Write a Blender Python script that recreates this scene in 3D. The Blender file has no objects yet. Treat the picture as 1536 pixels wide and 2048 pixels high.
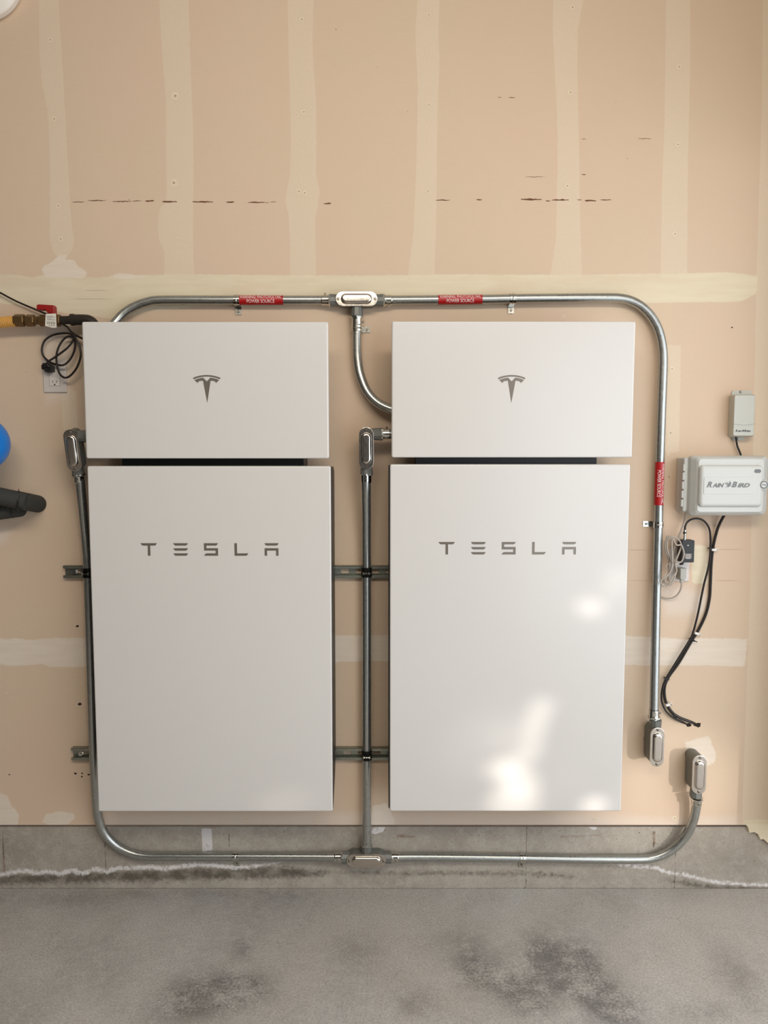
import bpy, bmesh, math, random
import numpy as np
from mathutils import Vector, Matrix

random.seed(7)
C = bpy.context.scene
COL = C.collection
R = math.radians

# ------------------------------------------------------------------ camera
F_PX = 1450.0                      # focal length in pixels of the 1536 x 2048 frame
PITCH = math.atan(F_PX / 18058.0)  # the camera looks down about 4.6 degrees
DW = 2.447                         # camera to wall
HC = (DW + 0.012) * math.tan(math.atan((1777 - 1024) / F_PX) + PITCH)
cam_d = bpy.data.cameras.new('camera')
cam_d.sensor_fit = 'HORIZONTAL'
cam_d.sensor_width = 36.0
cam_d.lens = F_PX / 1536.0 * 36.0
cam_d.clip_start = 0.02
cam = bpy.data.objects.new('camera', cam_d)
COL.objects.link(cam)
cam.location = (0, -DW, HC)
cam.rotation_euler = (math.pi / 2 - PITCH, 0, 0)
C.camera = cam


def ray(px, py):
    dx, dy = (px - 768) / F_PX, (py - 1024) / F_PX
    c, s = math.cos(PITCH), math.sin(PITCH)
    return Vector((dx, c - dy * s, -s - dy * c))


def P(px, py, d=0.0):
    """photo pixel -> point in the plane d metres in front of the drywall"""
    r = ray(px, py)
    t = (DW - d) / r.y
    return Vector((r.x * t, -d, HC + r.z * t))


def PF(px, py):
    """photo pixel -> point on the floor"""
    r = ray(px, py)
    t = -HC / r.z
    return Vector((r.x * t, -DW + r.y * t, 0))


# ------------------------------------------------------------------ world, light, exposure
C.view_settings.view_transform = 'Standard'
C.view_settings.look = 'None'
C.view_settings.exposure = 0.45
C.view_settings.gamma = 1.0
C.view_settings.use_curve_mapping = False
C.cycles.use_denoising = True
C.cycles.max_bounces = 8


def lin(r, g, b):
    f = lambda c: (c / 255 / 12.92) if c <= 10 else ((c / 255 + 0.055) / 1.055) ** 2.4
    return (f(r), f(g), f(b), 1.0)


W = bpy.data.worlds.new('garage_air')
C.world = W
W.use_nodes = True
bg = W.node_tree.nodes['Background']
bg.inputs[0].default_value = (0.95, 0.97, 1.0, 1)
bg.inputs[1].default_value = 0.7


def area(name, loc, target, sx, sy, power, col):
    l = bpy.data.lights.new(name, 'AREA')
    l.shape = 'RECTANGLE'
    l.size, l.size_y = sx, sy
    l.energy = power
    l.color = col
    o = bpy.data.objects.new(name, l)
    COL.objects.link(o)
    o.location = loc
    o.rotation_euler = (Vector(target) - Vector(loc)).to_track_quat('-Z', 'Y').to_euler()
    return o


# daylight through the big garage door opening on the right, and an added soft overhead fill
area('door_daylight', (1.75, -2.5, 1.22), (-1.5, -1.6, 1.1), 4.3, 2.3, 42, (0.86, 0.96, 1.08))
area('overhead_fill', (0.3, -2.7, 3.17), (0.3, -1.0, 1.8), 2.6, 0.8, 62, (1.0, 0.92, 0.80))

# spotlights standing in for reflected sunlight: small crisp patches
SUN = Vector((3.85, -4.05, 0.86))


def glint(px, py, d, radius, power, off=(0, 0, 0), blend=1.0):
    l = bpy.data.lights.new('sun_glint', 'SPOT')
    t = P(px, py, d)
    s = SUN + Vector(off)
    dist = (t - s).length
    l.spot_size = 2 * math.atan(radius / dist)
    l.spot_blend = blend
    l.shadow_soft_size = 0.03
    l.energy = power
    l.color = (1.0, 0.96, 0.90)
    o = bpy.data.objects.new('sun_glint', l)
    COL.objects.link(o)
    o.location = s
    o.rotation_euler = (t - s).to_track_quat('-Z', 'Y').to_euler()


glint(1318, 1590, 0.0, 0.33, 300)
for gx, gy, gr, gp in ((1028, 1604, 0.085, 620), (1038, 1565, 0.065, 520), (1003, 1540, 0.052, 520), (1032, 1532, 0.055, 380), (1060, 1502, 0.042, 360), (1066, 1466, 0.040, 330), (1075, 1436, 0.036, 360),
                       (1085, 1411, 0.024, 330), (1030, 1475, 0.090, 100), (970, 1500, 0.14, 60), (1000, 1450, 0.13, 40), (1189, 1612, 0.018, 700), (1174, 1213, 0.016, 260), (1187, 1218, 0.020, 230), (1236, 1155, 0.05, 130), (1222, 1185, 0.05, 80), (1120, 1560, 0.10, 30), (578, 1604, 0.075, 100), (540, 1615, 0.06, 60)):
    glint(gx, gy, 0.18, gr, gp)

# ------------------------------------------------------------------ mesh helpers
ORIG = {}


class MB:
    def __init__(s):
        s.v, s.f, s.m, s.s = [], [], [], []

    def add(s, vs, fs, mi=0, smooth=False):
        o = len(s.v)
        s.v += [Vector(v) for v in vs]
        for f in fs:
            s.f.append([i + o for i in f])
            s.m.append(mi)
            s.s.append(smooth)
        return s

    def bm(s, b, mi=0, smooth=False):
        b.verts.index_update()
        s.add([v.co.copy() for v in b.verts], [[v.index for v in f.verts] for f in b.faces], mi, smooth)
        b.free()
        return s

    def xf(s, M):
        s.v = [M @ v for v in s.v]
        return s


def link(name, mb, mats, parent=None):
    w = ORIG.get(parent.name, Vector()) if parent else Vector()
    me = bpy.data.meshes.new(name)
    me.from_pydata([tuple(v - w) for v in mb.v], [], mb.f)
    mats = mats if isinstance(mats, (list, tuple)) else [mats]
    for m in mats:
        me.materials.append(m)
    me.polygons.foreach_set('material_index', mb.m)
    me.polygons.foreach_set('use_smooth', mb.s)
    me.update()
    b = bmesh.new()
    b.from_mesh(me)
    bmesh.ops.recalc_face_normals(b, faces=b.faces)
    for e in b.edges:
        if len(e.link_faces) == 2 and e.calc_face_angle(0) > 0.55:
            e.smooth = False
    if len(b.faces) < 20000:
        for f in b.faces:
            f.smooth = True
    b.to_mesh(me)
    b.free()
    o = bpy.data.objects.new(name, me)
    COL.objects.link(o)
    if len(me.polygons) < 20000:
        wn = o.modifiers.new('weighted', 'WEIGHTED_NORMAL')
        wn.keep_sharp = True
    if parent:
        o.parent = parent
        ORIG[o.name] = w
    return o


def thing(name, label, cat, loc, group=None):
    o = bpy.data.objects.new(name, None)
    COL.objects.link(o)
    o.empty_display_size = 0.05
    o.location = loc
    o['label'], o['category'] = label, cat
    if group:
        o['group'] = group
    ORIG[o.name] = Vector(loc)
    return o


def tag(o, label, cat, group=None):
    o['label'], o['category'] = label, cat
    if group:
        o['group'] = group
    return o


def box(mb, a, b, bevel=0, seg=2, mi=0, M=None):
    """axis box between corners a and b, optional rounded edges"""
    bm = bmesh.new()
    a, b = Vector(a), Vector(b)
    c, s = (a + b) / 2, b - a
    bmesh.ops.create_cube(bm, size=1, matrix=Matrix.Translation(c) @ Matrix.Diagonal((abs(s.x), abs(s.y), abs(s.z), 1)))
    if bevel:
        bmesh.ops.bevel(bm, geom=bm.edges[:], offset=bevel, segments=seg, affect='EDGES', profile=0.5)
    if M:
        bmesh.ops.transform(bm, matrix=M, verts=bm.verts)
    mb.bm(bm, mi, False)
    return mb


def frame_from(u, f):
    u = Vector(u).normalized()
    f = Vector(f)
    f = (f - u * f.dot(u)).normalized()
    v = u.cross(f)
    return u, v, f


def smooth_path(pts, n=10):
    """Catmull-Rom through pts (Vectors)"""
    pts = [Vector(p) for p in pts]
    out = []
    for i in range(len(pts) - 1):
        p0 = pts[i - 1] if i else pts[0] * 2 - pts[1]
        p1, p2 = pts[i], pts[i + 1]
        p3 = pts[i + 2] if i + 2 < len(pts) else p2 * 2 - p1
        for k in range(n):
            t = k / n
            out.append(0.5 * ((2 * p1) + (p2 - p0) * t + (2 * p0 - 5 * p1 + 4 * p2 - p3) * t * t + (3 * p1 - p0 - 3 * p2 + p3) * t ** 3))
    out.append(pts[-1])
    return out


def sweep(mb, path, r, seg=20, mi=0, smooth=True, caps=True, radii=None):
    path = [Vector(p) for p in path]
    n = len(path)
    t0 = (path[1] - path[0]).normalized()
    ref = Vector((0, 0, 1)) if abs(t0.z) < 0.9 else Vector((0, 1, 0))
    nrm = (ref - t0 * ref.dot(t0)).normalized()
    vs, fs = [], []
    for i in range(n):
        t = (path[min(i + 1, n - 1)] - path[max(i - 1, 0)]).normalized()
        nrm = (nrm - t * nrm.dot(t)).normalized()
        bn = t.cross(nrm)
        rr = radii[i] if radii else r
        for k in range(seg):
            a = 2 * math.pi * k / seg
            vs.append(path[i] + (nrm * math.cos(a) + bn * math.sin(a)) * rr)
    for i in range(n - 1):
        for k in range(seg):
            k2 = (k + 1) % seg
            fs.append([i * seg + k, i * seg + k2, (i + 1) * seg + k2, (i + 1) * seg + k])
    mb.add(vs, fs, mi, smooth)
    if caps:
        mb.add([vs[k] for k in range(seg)], [list(range(seg))[::-1]], mi)
        mb.add([vs[(n - 1) * seg + k] for k in range(seg)], [list(range(seg))], mi)
    return mb


def lathe(mb, origin, axis, prof, seg=24, mi=0, smooth=True):
    """prof: list of (distance along axis, radius); hard edges between listed rings are split"""
    o, a = Vector(origin), Vector(axis).normalized()
    ref = Vector((0, 0, 1)) if abs(a.z) < 0.9 else Vector((1, 0, 0))
    n = (ref - a * ref.dot(a)).normalized()
    b = a.cross(n)
    ring = lambda h, r: [o + a * h + (n * math.cos(2 * math.pi * k / seg) + b * math.sin(2 * math.pi * k / seg)) * r for k in range(seg)]
    for i in range(len(prof) - 1):
        (h0, r0), (h1, r1) = prof[i], prof[i + 1]
        A, B = ring(h0, max(r0, 1e-5)), ring(h1, max(r1, 1e-5))
        mb.add(A + B, [[k, (k + 1) % seg, seg + (k + 1) % seg, seg + k] for k in range(seg)], mi, smooth)
    return mb


def cyl(mb, p0, p1, r, seg=20, mi=0, ch=0.0):
    p0, p1 = Vector(p0), Vector(p1)
    L = (p1 - p0).length
    c = min(ch, r * 0.5, L * 0.4)
    prof = [(0, 0), (0, r - c), (c, r), (L - c, r), (L, r - c), (L, 0)] if c else [(0, 0), (0, r), (L, r), (L, 0)]
    return lathe(mb, p0, p1 - p0, prof, seg, mi)


def inset_poly(poly, d):
    """move every corner of a counter-clockwise outline inwards by d along its mitre"""
    n = len(poly)
    out = []
    for i in range(n):
        (ax, ay), (bx, by), (cx, cy) = poly[i - 1], poly[i], poly[(i + 1) % n]
        e1, e2 = Vector((bx - ax, by - ay)).normalized(), Vector((cx - bx, cy - by)).normalized()
        n1, n2 = Vector((-e1.y, e1.x)), Vector((-e2.y, e2.x))
        m = n1 + n2
        k = max(0.5, m.dot(n1))
        out.append((bx + m.x / k * d, by + m.y / k * d))
    return out


def prism(mb, poly, o, u, v, h, mi=0, bevel=0.0, seg=2):
    """polygon poly [(a, b)] in the plane (u, v) at o, raised along u x v by h; bevel rounds the far rim"""
    u, v = Vector(u).normalized(), Vector(v).normalized()
    w = u.cross(v)
    o = Vector(o)
    clean = []
    for q in poly:
        if not clean or math.hypot(q[0] - clean[-1][0], q[1] - clean[-1][1]) > 1e-6:
            clean.append(q)
    if math.hypot(clean[0][0] - clean[-1][0], clean[0][1] - clean[-1][1]) < 1e-6:
        clean.pop()
    if sum(a[0] * b[1] - b[0] * a[1] for a, b in zip(clean, clean[1:] + clean[:1])) < 0:
        clean.reverse()
    rings = [(clean, 0.0)]
    if bevel:
        for k in range(seg + 1):
            a = math.pi / 2 * k / seg
            rings.append((inset_poly(clean, bevel * (1 - math.cos(a))), h - bevel + bevel * math.sin(a)))
    else:
        rings.append((clean, h))
    bm = bmesh.new()
    vr = [[bm.verts.new(o + u * a + v * b + w * z) for a, b in pts] for pts, z in rings]
    n = len(clean)
    for A, B in zip(vr[:-1], vr[1:]):
        for i in range(n):
            j = (i + 1) % n
            bm.faces.new([A[i], A[j], B[j], B[i]])
    caps = [bm.faces.new(vr[-1]), bm.faces.new(vr[0][::-1])]
    bm.normal_update()
    bmesh.ops.triangulate(bm, faces=caps)
    mb.bm(bm, mi)
    return mb


def stadium(L, Wd, n=10, taper=0):
    r = Wd / 2
    h = L / 2 - r
    pts = []
    for k in range(n + 1):
        a = -math.pi / 2 + math.pi * k / n
        pts.append((h + r * math.cos(a), r * math.sin(a)))
    for k in range(n + 1):
        a = math.pi / 2 + math.pi * k / n
        pts.append((-h + r * math.cos(a), r * math.sin(a)))
    return pts


def rrect(x0, y0, x1, y1, r, n=5):
    pts = []
    for cx, cy, a0 in ((x1 - r, y1 - r, 0), (x0 + r, y1 - r, 90), (x0 + r, y0 + r, 180), (x1 - r, y0 + r, 270)):
        for k in range(n + 1):
            a = R(a0 + 90 * k / n)
            pts.append((cx + r * math.cos(a), cy + r * math.sin(a)))
    return pts


def text_mesh(body, size, shear=0.0, offset=0.0, spacing=1.0, ext=0.0):
    """flat lettering, centred at 0: returns verts (x, y, z) and faces"""
    cu = bpy.data.curves.new('lettering', 'FONT')
    cu.body = body
    cu.size = size
    cu.shear = shear
    cu.offset = offset
    cu.space_character = spacing
    cu.align_x = 'CENTER'
    cu.align_y = 'CENTER'
    cu.extrude = ext
    cu.resolution_u = 4
    o = bpy.data.objects.new('lettering', cu)
    COL.objects.link(o)
    dg = bpy.context.evaluated_depsgraph_get()
    me = bpy.data.meshes.new_from_object(o.evaluated_get(dg))
    vs = [v.co.copy() for v in me.vertices]
    fs = [list(p.vertices) for p in me.polygons]
    bpy.data.objects.remove(o)
    bpy.data.curves.remove(cu)
    bpy.data.meshes.remove(me)
    xs = [v.x for v in vs]
    ys = [v.y for v in vs]
    c = Vector(((min(xs) + max(xs)) / 2, (min(ys) + max(ys)) / 2, 0))
    return [v - c for v in vs], fs, max(xs) - min(xs), max(ys) - min(ys)


def text_flat(mb, body, o, u, v, width, height, mi=0, shear=0.0, offset=0.0, lift=0.0006, spacing=1.0):
    vs, fs, w, h = text_mesh(body, 1.0, shear, offset, spacing)
    u, v = Vector(u).normalized(), Vector(v).normalized()
    n = u.cross(v)
    mb.add([Vector(o) + u * (p.x * width / w) + v * (p.y * height / h) + n * lift for p in vs], fs, mi)
    return mb


# ------------------------------------------------------------------ materials
def mat(name, col, rough=0.5, metal=0.0, spec=0.5, noise=0.0, nscale=60.0, bump=0.0, bscale=300.0, coat=0.0, stretch=None, rvar=0.0):
    m = bpy.data.materials.new(name)
    m.use_nodes = True
    nt = m.node_tree
    b = nt.nodes['Principled BSDF']
    b.inputs['Base Color'].default_value = col
    b.inputs['Roughness'].default_value = rough
    b.inputs['Metallic'].default_value = metal
    b.inputs['Specular IOR Level'].default_value = spec
    b.inputs['Coat Weight'].default_value = coat
    b.inputs['Coat Roughness'].default_value = 0.08
    tc = nt.nodes.new('ShaderNodeTexCoord')
    mp = nt.nodes.new('ShaderNodeMapping')
    nt.links.new(tc.outputs['Object'], mp.inputs[0])
    if stretch:
        mp.inputs['Scale'].default_value = stretch
    if noise or rvar:
        n = nt.nodes.new('ShaderNodeTexNoise')
        n.inputs['Scale'].default_value = nscale
        n.inputs['Detail'].default_value = 5
        nt.links.new(mp.outputs[0], n.inputs['Vector'])
        if noise:
            mx = nt.nodes.new('ShaderNodeMix')
            mx.data_type = 'RGBA'
            mx.inputs[6].default_value = tuple(c * (1 - noise) for c in col[:3]) + (1,)
            mx.inputs[7].default_value = tuple(min(1, c * (1 + noise)) for c in col[:3]) + (1,)
            nt.links.new(n.outputs[0], mx.inputs[0])
            nt.links.new(mx.outputs[2], b.inputs['Base Color'])
        if rvar:
            mr = nt.nodes.new('ShaderNodeMapRange')
            mr.inputs[3].default_value = max(0.02, rough - rvar)
            mr.inputs[4].default_value = rough + rvar
            nt.links.new(n.outputs[0], mr.inputs[0])
            nt.links.new(mr.outputs[0], b.inputs['Roughness'])
    if bump:
        n2 = nt.nodes.new('ShaderNodeTexNoise')
        n2.inputs['Scale'].default_value = bscale
        n2.inputs['Detail'].default_value = 3
        nt.links.new(mp.outputs[0], n2.inputs['Vector'])
        bp = nt.nodes.new('ShaderNodeBump')
        bp.inputs['Strength'].default_value = bump
        bp.inputs['Distance'].default_value = 0.001
        nt.links.new(n2.outputs[0], bp.inputs['Height'])
        nt.links.new(bp.outputs[0], b.inputs['Normal'])
    return m


class NT:
    """tiny node-graph writer"""
    def __init__(s, name):
        s.m = bpy.data.materials.new(name)
        s.m.use_nodes = True
        s.t = s.m.node_tree
        s.b = s.t.nodes['Principled BSDF']
        s.co = s.t.nodes.new('ShaderNodeTexCoord').outputs['Object']

    def put(s, sock, val):
        if isinstance(val, bpy.types.NodeSocket):
            s.t.links.new(val, sock)
        else:
            sock.default_value = val

    def noise(s, scale, detail=4, rough=0.55, vec=None, stretch=None, dist=0.0):
        n = s.t.nodes.new('ShaderNodeTexNoise')
        n.inputs['Scale'].default_value = scale
        n.inputs['Detail'].default_value = detail
        n.inputs['Roughness'].default_value = rough
        n.inputs['Distortion'].default_value = dist
        v = vec or s.co
        if stretch:
            mp = s.t.nodes.new('ShaderNodeMapping')
            mp.inputs['Scale'].default_value = stretch
            s.t.links.new(v, mp.inputs[0])
            v = mp.outputs[0]
        s.t.links.new(v, n.inputs['Vector'])
        return n.outputs[0]

    def voro(s, scale, feature='F1', stretch=None):
        n = s.t.nodes.new('ShaderNodeTexVoronoi')
        n.feature = feature
        n.inputs['Scale'].default_value = scale
        s.t.links.new(s.co, n.inputs['Vector'])
        return n.outputs['Distance']

    def attr(s, name):
        n = s.t.nodes.new('ShaderNodeAttribute')
        n.attribute_name = name
        return n.outputs['Fac']

    def math(s, op, a, b=0.0, c=0.0, clamp=False):
        n = s.t.nodes.new('ShaderNodeMath')
        n.operation = op
        n.use_clamp = clamp
        s.put(n.inputs[0], a)
        s.put(n.inputs[1], b)
        if op == 'MULTIPLY_ADD':
            s.put(n.inputs[2], c)
        return n.outputs[0]

    def remap(s, x, a, b, c=0.0, d=1.0, smooth=True):
        n = s.t.nodes.new('ShaderNodeMapRange')
        n.interpolation_type = 'SMOOTHSTEP' if smooth else 'LINEAR'
        s.put(n.inputs[0], x)
        for i, val in enumerate((a, b, c, d)):
            s.put(n.inputs[i + 1], val)
        return n.outputs[0]

    def mix(s, f, a, b, mode='MIX'):
        n = s.t.nodes.new('ShaderNodeMix')
        n.data_type = 'RGBA'
        n.blend_type = mode
        s.put(n.inputs[0], f)
        s.put(n.inputs[6], a)
        s.put(n.inputs[7], b)
        return n.outputs[2]

    def bump(s, h, strength=0.3, dist=0.002):
        n = s.t.nodes.new('ShaderNodeBump')
        n.inputs['Strength'].default_value = strength
        n.inputs['Distance'].default_value = dist
        s.t.links.new(h, n.inputs['Height'])
        s.t.links.new(n.outputs[0], s.b.inputs['Normal'])


# drywall: attribute fields hold signed distances (m) to the joint compound outlines
def drywall_material():
    g = NT('drywall_paper')
    edge = g.math('MULTIPLY', g.math('SUBTRACT', g.noise(45, 5), 0.5), 0.010)
    fine = g.noise(230, 3)
    fib = g.noise(40, 4, stretch=(0.6, 1, 6))
    col = g.mix(fib, lin(214, 190, 163), lin(220, 197, 171))
    col = g.mix(g.remap(g.noise(2.2, 3), 0.35, 0.7), col, lin(219, 192, 167))
    col = g.mix(g.math('MULTIPLY', fine, 0.25), col, lin(206, 180, 153))
    speck = g.remap(g.noise(420, 2), 0.24, 0.30, 1, 0)
    mud = g.mix(g.noise(120, 4), lin(218, 198, 172), lin(226, 207, 182))
    mud = g.mix(g.math('MULTIPLY', speck, 0.5), mud, lin(168, 144, 116))
    d1 = g.math('ADD', g.attr('skim'), g.math('MULTIPLY', edge, 0.55))
    k1 = g.remap(d1, -0.0022, 0.0022, 1, 0)
    col = g.mix(g.math('MULTIPLY', k1, 0.86), col, mud)
    tape = g.mix(g.noise(14, 4, stretch=(0.5, 1, 5)), lin(219, 203, 173), lin(232, 219, 192))
    d2 = g.math('ADD', g.attr('tape'), edge)
    k2 = g.remap(d2, -0.003, 0.004, 1, 0)
    patchy = g.remap(g.noise(7, 5, stretch=(0.5, 1, 2)), 0.30, 0.55, 0.55, 1.0)
    col = g.mix(g.math('MULTIPLY', k2, patchy), col, tape)
    d3 = g.math('ADD', g.attr('patch'), g.math('MULTIPLY', edge, 1.3))
    k3 = g.remap(d3, -0.003, 0.003, 1, 0)
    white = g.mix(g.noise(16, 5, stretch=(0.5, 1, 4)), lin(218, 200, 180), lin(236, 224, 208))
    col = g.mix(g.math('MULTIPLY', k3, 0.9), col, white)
    d4 = g.math('ADD', g.attr('scuff'), g.math('MULTIPLY', edge, 2.0))
    k4 = g.remap(d4, -0.030, 0.014, 1, 0)
    col = g.mix(g.math('MULTIPLY', k4, 0.55), col, lin(226, 212, 198))
    dots = g.remap(g.noise(75, 1), 0.185, 0.20, 1, 0)
    col = g.mix(g.math('MULTIPLY', dots, 0.6), col, lin(120, 95, 70))
    g.put(g.b.inputs['Base Color'], col)
    g.b.inputs['Roughness'].default_value = 0.82
    g.b.inputs['Specular IOR Level'].default_value = 0.25
    hgt = g.math('ADD', g.math('MULTIPLY', k1, 0.25), g.math('MULTIPLY', k2, 0.5))
    hgt = g.math('ADD', hgt, g.math('MULTIPLY', k3, 0.6))
    hgt = g.math('ADD', hgt, g.math('MULTIPLY', fine, 0.12))
    g.bump(hgt, 0.35, 0.0012)
    return g.m


def concrete_material(name, base, dark, light, floor=False):
    g = NT(name)
    n1 = g.noise(3.0 if floor else 5.0, 6, 0.6)
    n2 = g.noise(38, 6, 0.65)
    n3 = g.noise(190, 4, 0.6)
    col = g.mix(g.remap(n1, 0.3, 0.7), dark, base)
    col = g.mix(g.math('MULTIPLY', g.remap(n2, 0.40, 0.72), 0.45), col, light)
    col = g.mix(g.math('MULTIPLY', g.remap(n3, 0.30, 0.50, 1, 0), 0.40), col, tuple(c * 0.6 for c in dark[:3]) + (1,))
    if floor:
        warm = g.remap(g.noise(1.3, 4), 0.42, 0.62)
        col = g.mix(g.math('MULTIPLY', warm, 0.35), col, lin(176, 163, 145))
        n5 = g.noise(11, 6, 0.7)
        n6 = g.noise(120, 7, 0.85)
        s = g.math('MULTIPLY', g.math('MULTIPLY', g.attr('stain'), 0.85, clamp=True), g.remap(g.math('ADD', g.math('MULTIPLY', n5, 0.4), g.math('MULTIPLY', n6, 0.6)), 0.40, 0.56))
        col = g.mix(g.math('MULTIPLY', s, 0.74, clamp=True), col, lin(74, 70, 70))
        crk = g.remap(g.voro(13, 'DISTANCE_TO_EDGE'), 0.0, 0.012, 1, 0)
        crk = g.math('MULTIPLY', crk, g.remap(g.noise(9, 4), 0.52, 0.66))
        col = g.mix(g.math('MULTIPLY', crk, 0.45), col, lin(70, 64, 58))
        pale = g.remap(g.noise(17, 5, 0.7), 0.56, 0.74)
        col = g.mix(g.math('MULTIPLY', pale, 0.30), col, lin(196, 190, 182))
        mott = g.remap(g.noise(150, 8, 0.85), 0.40, 0.56, 1, 0)
        col = g.mix(g.math('MULTIPLY', mott, 0.42), col, lin(112, 104, 96))
        pit = g.remap(g.noise(130, 2), 0.20, 0.25, 1, 0)
        col = g.mix(g.math('MULTIPLY', pit, 0.6), col, lin(70, 62, 54))
        grit = g.remap(g.noise(420, 2), 0.63, 0.72)
        col = g.mix(g.math('MULTIPLY', grit, 0.35), col, lin(214, 208, 200))
    else:
        e = g.math('MULTIPLY', g.math('SUBTRACT', g.noise(70, 7, 0.7), 0.5), 0.024)
        damp = g.remap(g.math('ADD', g.attr('damp'), g.math('MULTIPLY', e, 2.2)), -0.016, 0.012, 1, 0)
        col = g.mix(g.math('MULTIPLY', damp, g.remap(g.noise(25, 5), 0.3, 0.6, 0.4, 0.85)), col, lin(78, 71, 60))
        salt = g.remap(g.math('ADD', g.attr('salt'), g.math('MULTIPLY', e, 1.7)), -0.0075, 0.0035, 1, 0)
        col = g.mix(g.math('MULTIPLY', salt, g.remap(n3, 0.3, 0.5, 0.55, 1.0)), col, lin(224, 218, 214))
        paint = g.remap(g.math('ADD', g.attr('paint'), g.math('MULTIPLY', e, 0.35)), -0.001, 0.001, 1, 0)
        col = g.mix(g.math('MULTIPLY', paint, g.remap(n2, 0.32, 0.42, 0.5, 1.0)), col, lin(214, 208, 204))
        rust = g.remap(g.math('ADD', g.attr('rust'), g.math('MULTIPLY', e, 0.8)), -0.004, 0.003, 1, 0)
        col = g.mix(g.math('MULTIPLY', rust, 0.55), col, lin(116, 82, 52))
        crack = g.remap(g.math('ADD', g.attr('crack'), g.math('MULTIPLY', e, 0.25)), 0.0, 0.0016, 1, 0)
        col = g.mix(g.math('MULTIPLY', crack, 0.65), col, lin(66, 56, 46))
        pits = g.remap(g.noise(95, 2), 0.235, 0.275, 1, 0)
        col = g.mix(g.math('MULTIPLY', pits, 0.75), col, lin(58, 50, 42))
    g.put(g.b.inputs['Base Color'], col)
    g.b.inputs['Roughness'].default_value = 0.72 if floor else 0.85
    g.b.inputs['Specular IOR Level'].default_value = 0.35
    g.bump(g.math('ADD', n3, g.math('MULTIPLY', n2, 0.8)), 0.40 if floor else 0.3, 0.003)
    return g.m


M_DRY = drywall_material()
M_STEM = concrete_material('stem_concrete', lin(176, 166, 152), lin(156, 146, 133), lin(190, 181, 169))
M_SLAB = concrete_material('slab_concrete', lin(196, 191, 185), lin(172, 167, 161), lin(206, 202, 196), True)
M_PLAIN = mat('plain_drywall', lin(206, 203, 198), 0.85, noise=0.05, nscale=8)
M_DIM = mat('bounce_cut_wall_paint', lin(78, 74, 68), 0.85, noise=0.1, nscale=5)  # unseen left and front walls, darkened to cut their bounced light
M_PLAST = mat('plaster_dot', lin(226, 208, 180), 0.8, noise=0.08)
M_TORN = mat('torn_paper_brown', lin(112, 72, 46), 0.9, noise=0.35, nscale=250)
M_HOLE = mat('dark_hole', lin(40, 28, 18), 0.9)
M_PENCIL = mat('pencil_mark', lin(172, 146, 118), 0.9)
M_SILL = mat('sill_wood', lin(70, 52, 38), 0.9, noise=0.3, nscale=40)
M_COVER = mat('white_cover', lin(216, 211, 205), 0.24, spec=0.5, bump=0.02, bscale=500)
M_BLACK = mat('black_casting', lin(15, 13, 13), 0.45, noise=0.2)
M_LETTER = mat('grey_lettering', lin(126, 117, 106), 0.30, metal=0.35)
M_EMT = mat('galvanized_steel', lin(176, 177, 172), 0.31, metal=0.88, noise=0.22, nscale=110, rvar=0.10, stretch=(1, 1, 1), bump=0.05, bscale=120)
M_ZINC = mat('bright_zinc', lin(206, 204, 196), 0.20, metal=1.0, noise=0.1, nscale=120, rvar=0.06)
M_LID = mat('pressed_aluminium', lin(214, 206, 196), 0.20, metal=1.0, noise=0.10, nscale=160, rvar=0.08, bump=0.05, bscale=350)
M_GREY = mat('grey_enamel', lin(112, 112, 106), 0.42, metal=0.2, noise=0.08, nscale=200, bump=0.05, bscale=600)
M_SCREW = mat('screw_steel', lin(132, 126, 116), 0.35, metal=0.9)
M_STRUT = mat('strut_steel', lin(158, 159, 146), 0.36, metal=0.85, noise=0.25, nscale=140)
M_CLAMP = mat('dark_clamp', lin(46, 46, 44), 0.4, metal=0.7)
M_RED = mat('red_vinyl', lin(176, 22, 24), 0.4, noise=0.06)
M_WTXT = mat('white_print', lin(238, 226, 220), 0.5)
M_PLATE = mat('ivory_plastic', lin(214, 204, 196), 0.35)
M_RECEP = mat('white_nylon', lin(222, 213, 204), 0.3)
M_SLOT = mat('dark_slot', lin(32, 28, 26), 0.7)
M_RUBBER = mat('black_rubber', lin(27, 23, 21), 0.45, bump=0.04, bscale=900)
M_CABLE = mat('black_cable', lin(30, 22, 19), 0.42)
M_GCABLE = mat('grey_cable', lin(176, 164, 150), 0.45)
M_GPLUG = mat('grey_plug', lin(172, 170, 160), 0.45)
M_CASE = mat('pale_grey_plastic', lin(202, 201, 194), 0.42, bump=0.03, bscale=900)
M_CASE2 = mat('beige_grey_plastic', lin(192, 190, 178), 0.45, bump=0.03, bscale=900)
M_CASEG = mat('dark_grey_print', lin(118, 118, 116), 0.5)
M_INK = mat('black_print', lin(46, 44, 40), 0.5)
M_WIN = mat('grey_window', lin(104, 104, 102), 0.25)
M_YEL = mat('yellow_coating', lin(212, 158, 76), 0.45, noise=0.08)
M_BRASS = mat('aged_brass', lin(118, 92, 58), 0.38, metal=0.75, noise=0.22, nscale=90)
M_IRON = mat('black_iron', lin(50, 42, 36), 0.5, metal=0.35, noise=0.2)
M_HANDLE = mat('red_handle', lin(150, 26, 22), 0.38)
M_TAG = mat('paper_tag', lin(226, 218, 204), 0.7)
M_FOAM = mat('foam_rubber', lin(56, 55, 50), 0.85, noise=0.12, nscale=300, bump=0.15, bscale=500)
M_BLUE = mat('blue_enamel', lin(24, 118, 200), 0.35)
M_WCLIP = mat('white_clip', lin(238, 230, 220), 0.4)
M_LAMPW = mat('white_dome', lin(236, 228, 218), 0.4)

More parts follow.
